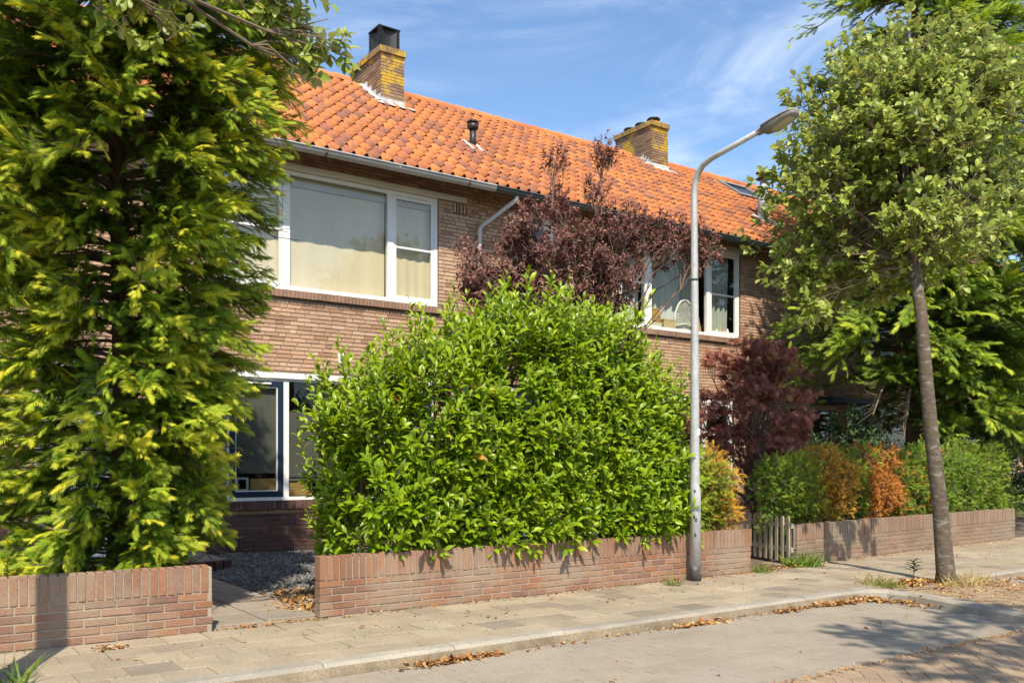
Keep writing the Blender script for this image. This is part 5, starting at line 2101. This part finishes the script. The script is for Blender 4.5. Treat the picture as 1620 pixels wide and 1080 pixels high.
hedge_plant('yellow-green shrub browned on its right side behind the lamp post', 7.75, 8.75, 7.78, 1.52, 'yew_yellow', 8049, 61, mats=('yew_gold', lambda P: (P[:, 0] + rng.normal(0, .10, len(P))) > 8.46), group='shrubs behind the low walls')
hedge_plant('yellow-green feathery shrub right behind the picket gate', 9.78, 10.85, 7.95, 1.50, 'yew_yellow', 6353, 62, mats=('yew', lambda P: (P[:, 0] + rng.normal(0, .12, len(P))) < 10.02))
hedge_plant('golden dying shrub between the yellow-green and the dark green one', 10.72, 11.2, 7.92, 1.54, 'yew_gold', 3665, 63)
hedge_plant('dark green narrow hedge shrub between two browned ones', 11.1, 11.85, 8.0, 1.62, 'yew', 4887, 64)
hedge_plant('rust-brown dead conifer shrub in the middle of the hedge', 11.85, 12.62, 7.98, 1.58, 'yew_dead', 5620, 65)
hedge_plant('green hedge shrub with brown flecks left of the tree trunk', 12.55, 13.9, 8.05, 1.64, 'yew', 7331, 66, mats=('yew_dead', lambda P: (rng.random(len(P)) < .10) | ((P[:, 0] < 12.95) & (rng.random(len(P)) < .35))))
hedge_plant('fresh green hedge shrub right of the tree trunk', 13.8, 15.1, 8.1, 1.64, 'yew', 7331, 67)
hedge_plant('green hedge shrub at the far end of the right low wall', 15.0, 16.5, 8.15, 1.70, 'yew', 7819, 68, mats=('yew_yellow', lambda P: rng.random(len(P)) < .3))
leafy_tree('evergreen_shrub', 'dark evergreen shrub past the end of the right low wall', 'shrub', [(18.0, 9.2, -.03), (18.0, 9.2, .1), (18.0, 9.2, .5), (18.0, 9.2, 1.0)], .05,
           crown_blobs((18.0, 9.3, 1.1), (1.1, .9, .95), 40, .40, 71), 'dark_shrub', SMALL, .10, 8, 900, 72, limb_r=.015)
leafy_tree('evergreen_shrub', 'dark leafy shrub between the house and the green hedge', 'shrub', [(14.4, 10.0, -.03), (14.4, 10.0, .1), (14.4, 10.0, .5), (14.4, 10.0, 1.0)], .05,
           crown_blobs((14.3, 10.0, 1.15), (1.5, .8, .95), 40, .38, 73), 'dark_shrub', SMALL, .10, 8, 900, 74, limb_r=.015)

# ------------------------------------------------------------------ small growth and litter
BLADE = ([(-.03, 0, 0), (.03, 0, 0), (.022, .5, .04), (-.022, .5, .04), (0, 1, -.05)], [(0, 1, 2, 3), (3, 2, 4)])


def tuft(label, x, y, z, r, h, n, mat='grass', name='grass_tuft', cat='grass', group='grass tufts in the paving', seed=1, lean=.8):
    r_ = np.random.default_rng(seed)
    P = np.stack([x + r_.normal(0, r * .5, n), y + r_.normal(0, r * .5, n), np.full(n, z)], 1)
    D = unit(np.stack([r_.normal(0, lean, n), r_.normal(0, lean, n), r_.uniform(.5, 1.2, n)], 1))
    N_ = unit(np.stack([r_.normal(0, 1, n), r_.normal(0, 1, n), r_.uniform(.1, .6, n)], 1))
    S_ = h * r_.uniform(.5, 1.2, n)
    o = joined(name, BLADE, P, frames(D, N_, S_), r_.random(n), M[mat])
    tag(o, label, cat, group)
    return o


tuft('lush green grass clump in front of the picket gate', 9.72, 7.30, -.005, .22, .26, 190, seed=81)
tuft('small grass clump at the end of the middle low wall', 8.78, 7.18, -.005, .12, .16, 70, seed=82)
tuft('thin green weed left of the lamp post foot', 7.02, 6.93, -.005, .06, .18, 30, seed=83)
tuft('green blades in the bottom left corner of the pavement', .70, 6.02, -.005, .05, .30, 26, seed=84, lean=.7)
tuft('grass clump at the island kerb corner', 8.85, 5.58, .0, .20, .10, 160, seed=85)
tuft('pale dry grass left of the tree foot', 8.95, 5.75, .0, .16, .16, 130, 'dry_grass', 'dry_grass', 'grass', 'dry grass round the street tree', seed=86)
tuft('pale dry grass in front of the tree foot', 9.55, 5.12, .0, .20, .16, 200, 'dry_grass', 'dry_grass', 'grass', 'dry grass round the street tree', seed=87)
tuft('pale dry grass right of the tree foot', 10.0, 5.22, .0, .20, .14, 170, 'dry_grass', 'dry_grass', 'grass', 'dry grass round the street tree', seed=88)
# little seedling by the tree
mb = MB()
mb.tube([(9.52, 5.66, -.01), (9.52, 5.66, .20)], [.006, .003], 5)
sd_ = thing('seedling', 'dark little seedling left of the tree trunk', 'plant', (9.52, 5.66, 0))
mb.build('stem', M['twig'], sd_)
n = 14
P = np.stack([np.full(n, 9.52), np.full(n, 5.66), np.linspace(.10, .22, n)], 1)
a_ = np.arange(n) * 2.4
D = unit(np.stack([np.cos(a_), np.sin(a_), np.full(n, .35)], 1))
joined('leaves', LAUREL, P, frames(D, np.tile((0, 0, 1.0), (n, 1)), np.full(n, .11)), rng.random(n) * .5, M['dark_shrub'], sd_, True, 'stuff')
# weeds in the joints
n = 2000
wx = rng.uniform(0.2, 16, 130)
wy = rng.choice([5.66, 5.95, 6.25, 6.55, 6.86, 7.12, 7.14, 7.16], 130)
k = rng.integers(0, 130, n)
P = np.stack([wx[k] + rng.normal(0, .035, n), wy[k] + rng.normal(0, .018, n), np.full(n, -.006)], 1)
D = unit(np.stack([rng.normal(0, 1, n), rng.normal(0, 1, n), rng.uniform(.3, 1.2, n)], 1))
joined('weeds', BLADE, P, frames(D, unit(rng.normal(0, 1, (n, 3)) + np.array([0, 0, .4])), rng.uniform(.02, .055, n)), rng.random(n), M['grass'], None, False, 'stuff')


def litter(spots, name, mat='litter', tpl=DRY):
    P, S_ = [], []
    for (x0, y0, x1, y1, w_, n, z, s) in spots:
        n = int(n * .78)
        q = rng.random(n)
        P.append(np.stack([x0 + (x1 - x0) * q + rng.normal(0, w_, n), y0 + (y1 - y0) * q + rng.normal(0, w_ * .6, n), z + rng.random(n) ** 2 * .02 + .004], 1))
        S_.append(s * rng.uniform(.35, 1.2, n))
    P, S_ = np.concatenate(P), np.concatenate(S_)
    n = len(P)
    D = unit(np.stack([rng.normal(0, 1, n), rng.normal(0, 1, n), rng.normal(0, .12, n)], 1))
    N_ = unit(np.stack([rng.normal(0, .28, n), rng.normal(0, .28, n), np.where(rng.random(n) < .75, 1., -1.)], 1))
    joined(name, tpl, P, frames(D, N_, S_), rng.random(n), M[mat], None, True, 'stuff')


zr = ZR + .004
litter([(3.05, 5.42, 3.75, 5.42, .04, 190, zr, .065), (2.9, 5.36, 3.5, 5.38, .05, 60, zr, .05), (3.9, 5.40, 5.6, 5.42, .03, 60, zr, .05), (5.5, 5.40, 6.1, 5.42, .04, 150, zr, .06), (6.1, 5.40, 7.0, 5.42, .05, 40, zr, .055),
        (6.8, 5.40, 7.6, 5.42, .04, 150, zr, .06), (7.5, 5.40, 8.35, 5.40, .05, 420, zr, .065), (8.22, 5.36, 8.38, 5.05, .06, 170, zr, .07), (8.35, 5.05, 8.3, 4.7, .04, 40, zr, .06),
        (3.5, 3.655, 8.2, 3.655, .035, 620, zr, .02), (3.4, 3.655, 8.2, 3.66, .03, 130, zr, .035), (1, 4.4, 8, 4.6, .5, 26, zr, .05),
        (9.0, 5.55, 9.6, 5.55, .12, 260, .0, .07), (9.3, 5.2, 10.2, 5.1, .22, 320, .0, .05), (8.8, 4.9, 10.2, 4.5, .35, 420, -.01, .045), (10.6, 5.3, 13, 5.3, .04, 130, zr, .06),
        (2.3, 7.18, 3.1, 7.16, .05, 90, -.002, .05), (3.15, 7.6, 3.5, 8.9, .14, 420, .012, .055), (3.5, 7.7, 4.4, 8.6, .3, 200, .012, .05), (1.3, 6.92, 1.5, 6.9, .05, 60, -.002, .05),
        (3.2, 7.17, 8.6, 7.17, .04, 170, -.002, .05), (3, 6.5, 9, 6.6, .35, 90, -.002, .05), (0, 6.6, 3, 6.5, .3, 30, -.002, .04), (8.7, 7.25, 9.9, 7.35, .12, 150, -.002, .055), (9, 6.6, 16, 6.8, .4, 60, -.002, .05),
        (10, 7.35, 16, 7.65, .05, 130, -.002, .045), (1.4, 7.22, 2.1, 7.17, .03, 60, .0, .03)], 'fallen_leaves')
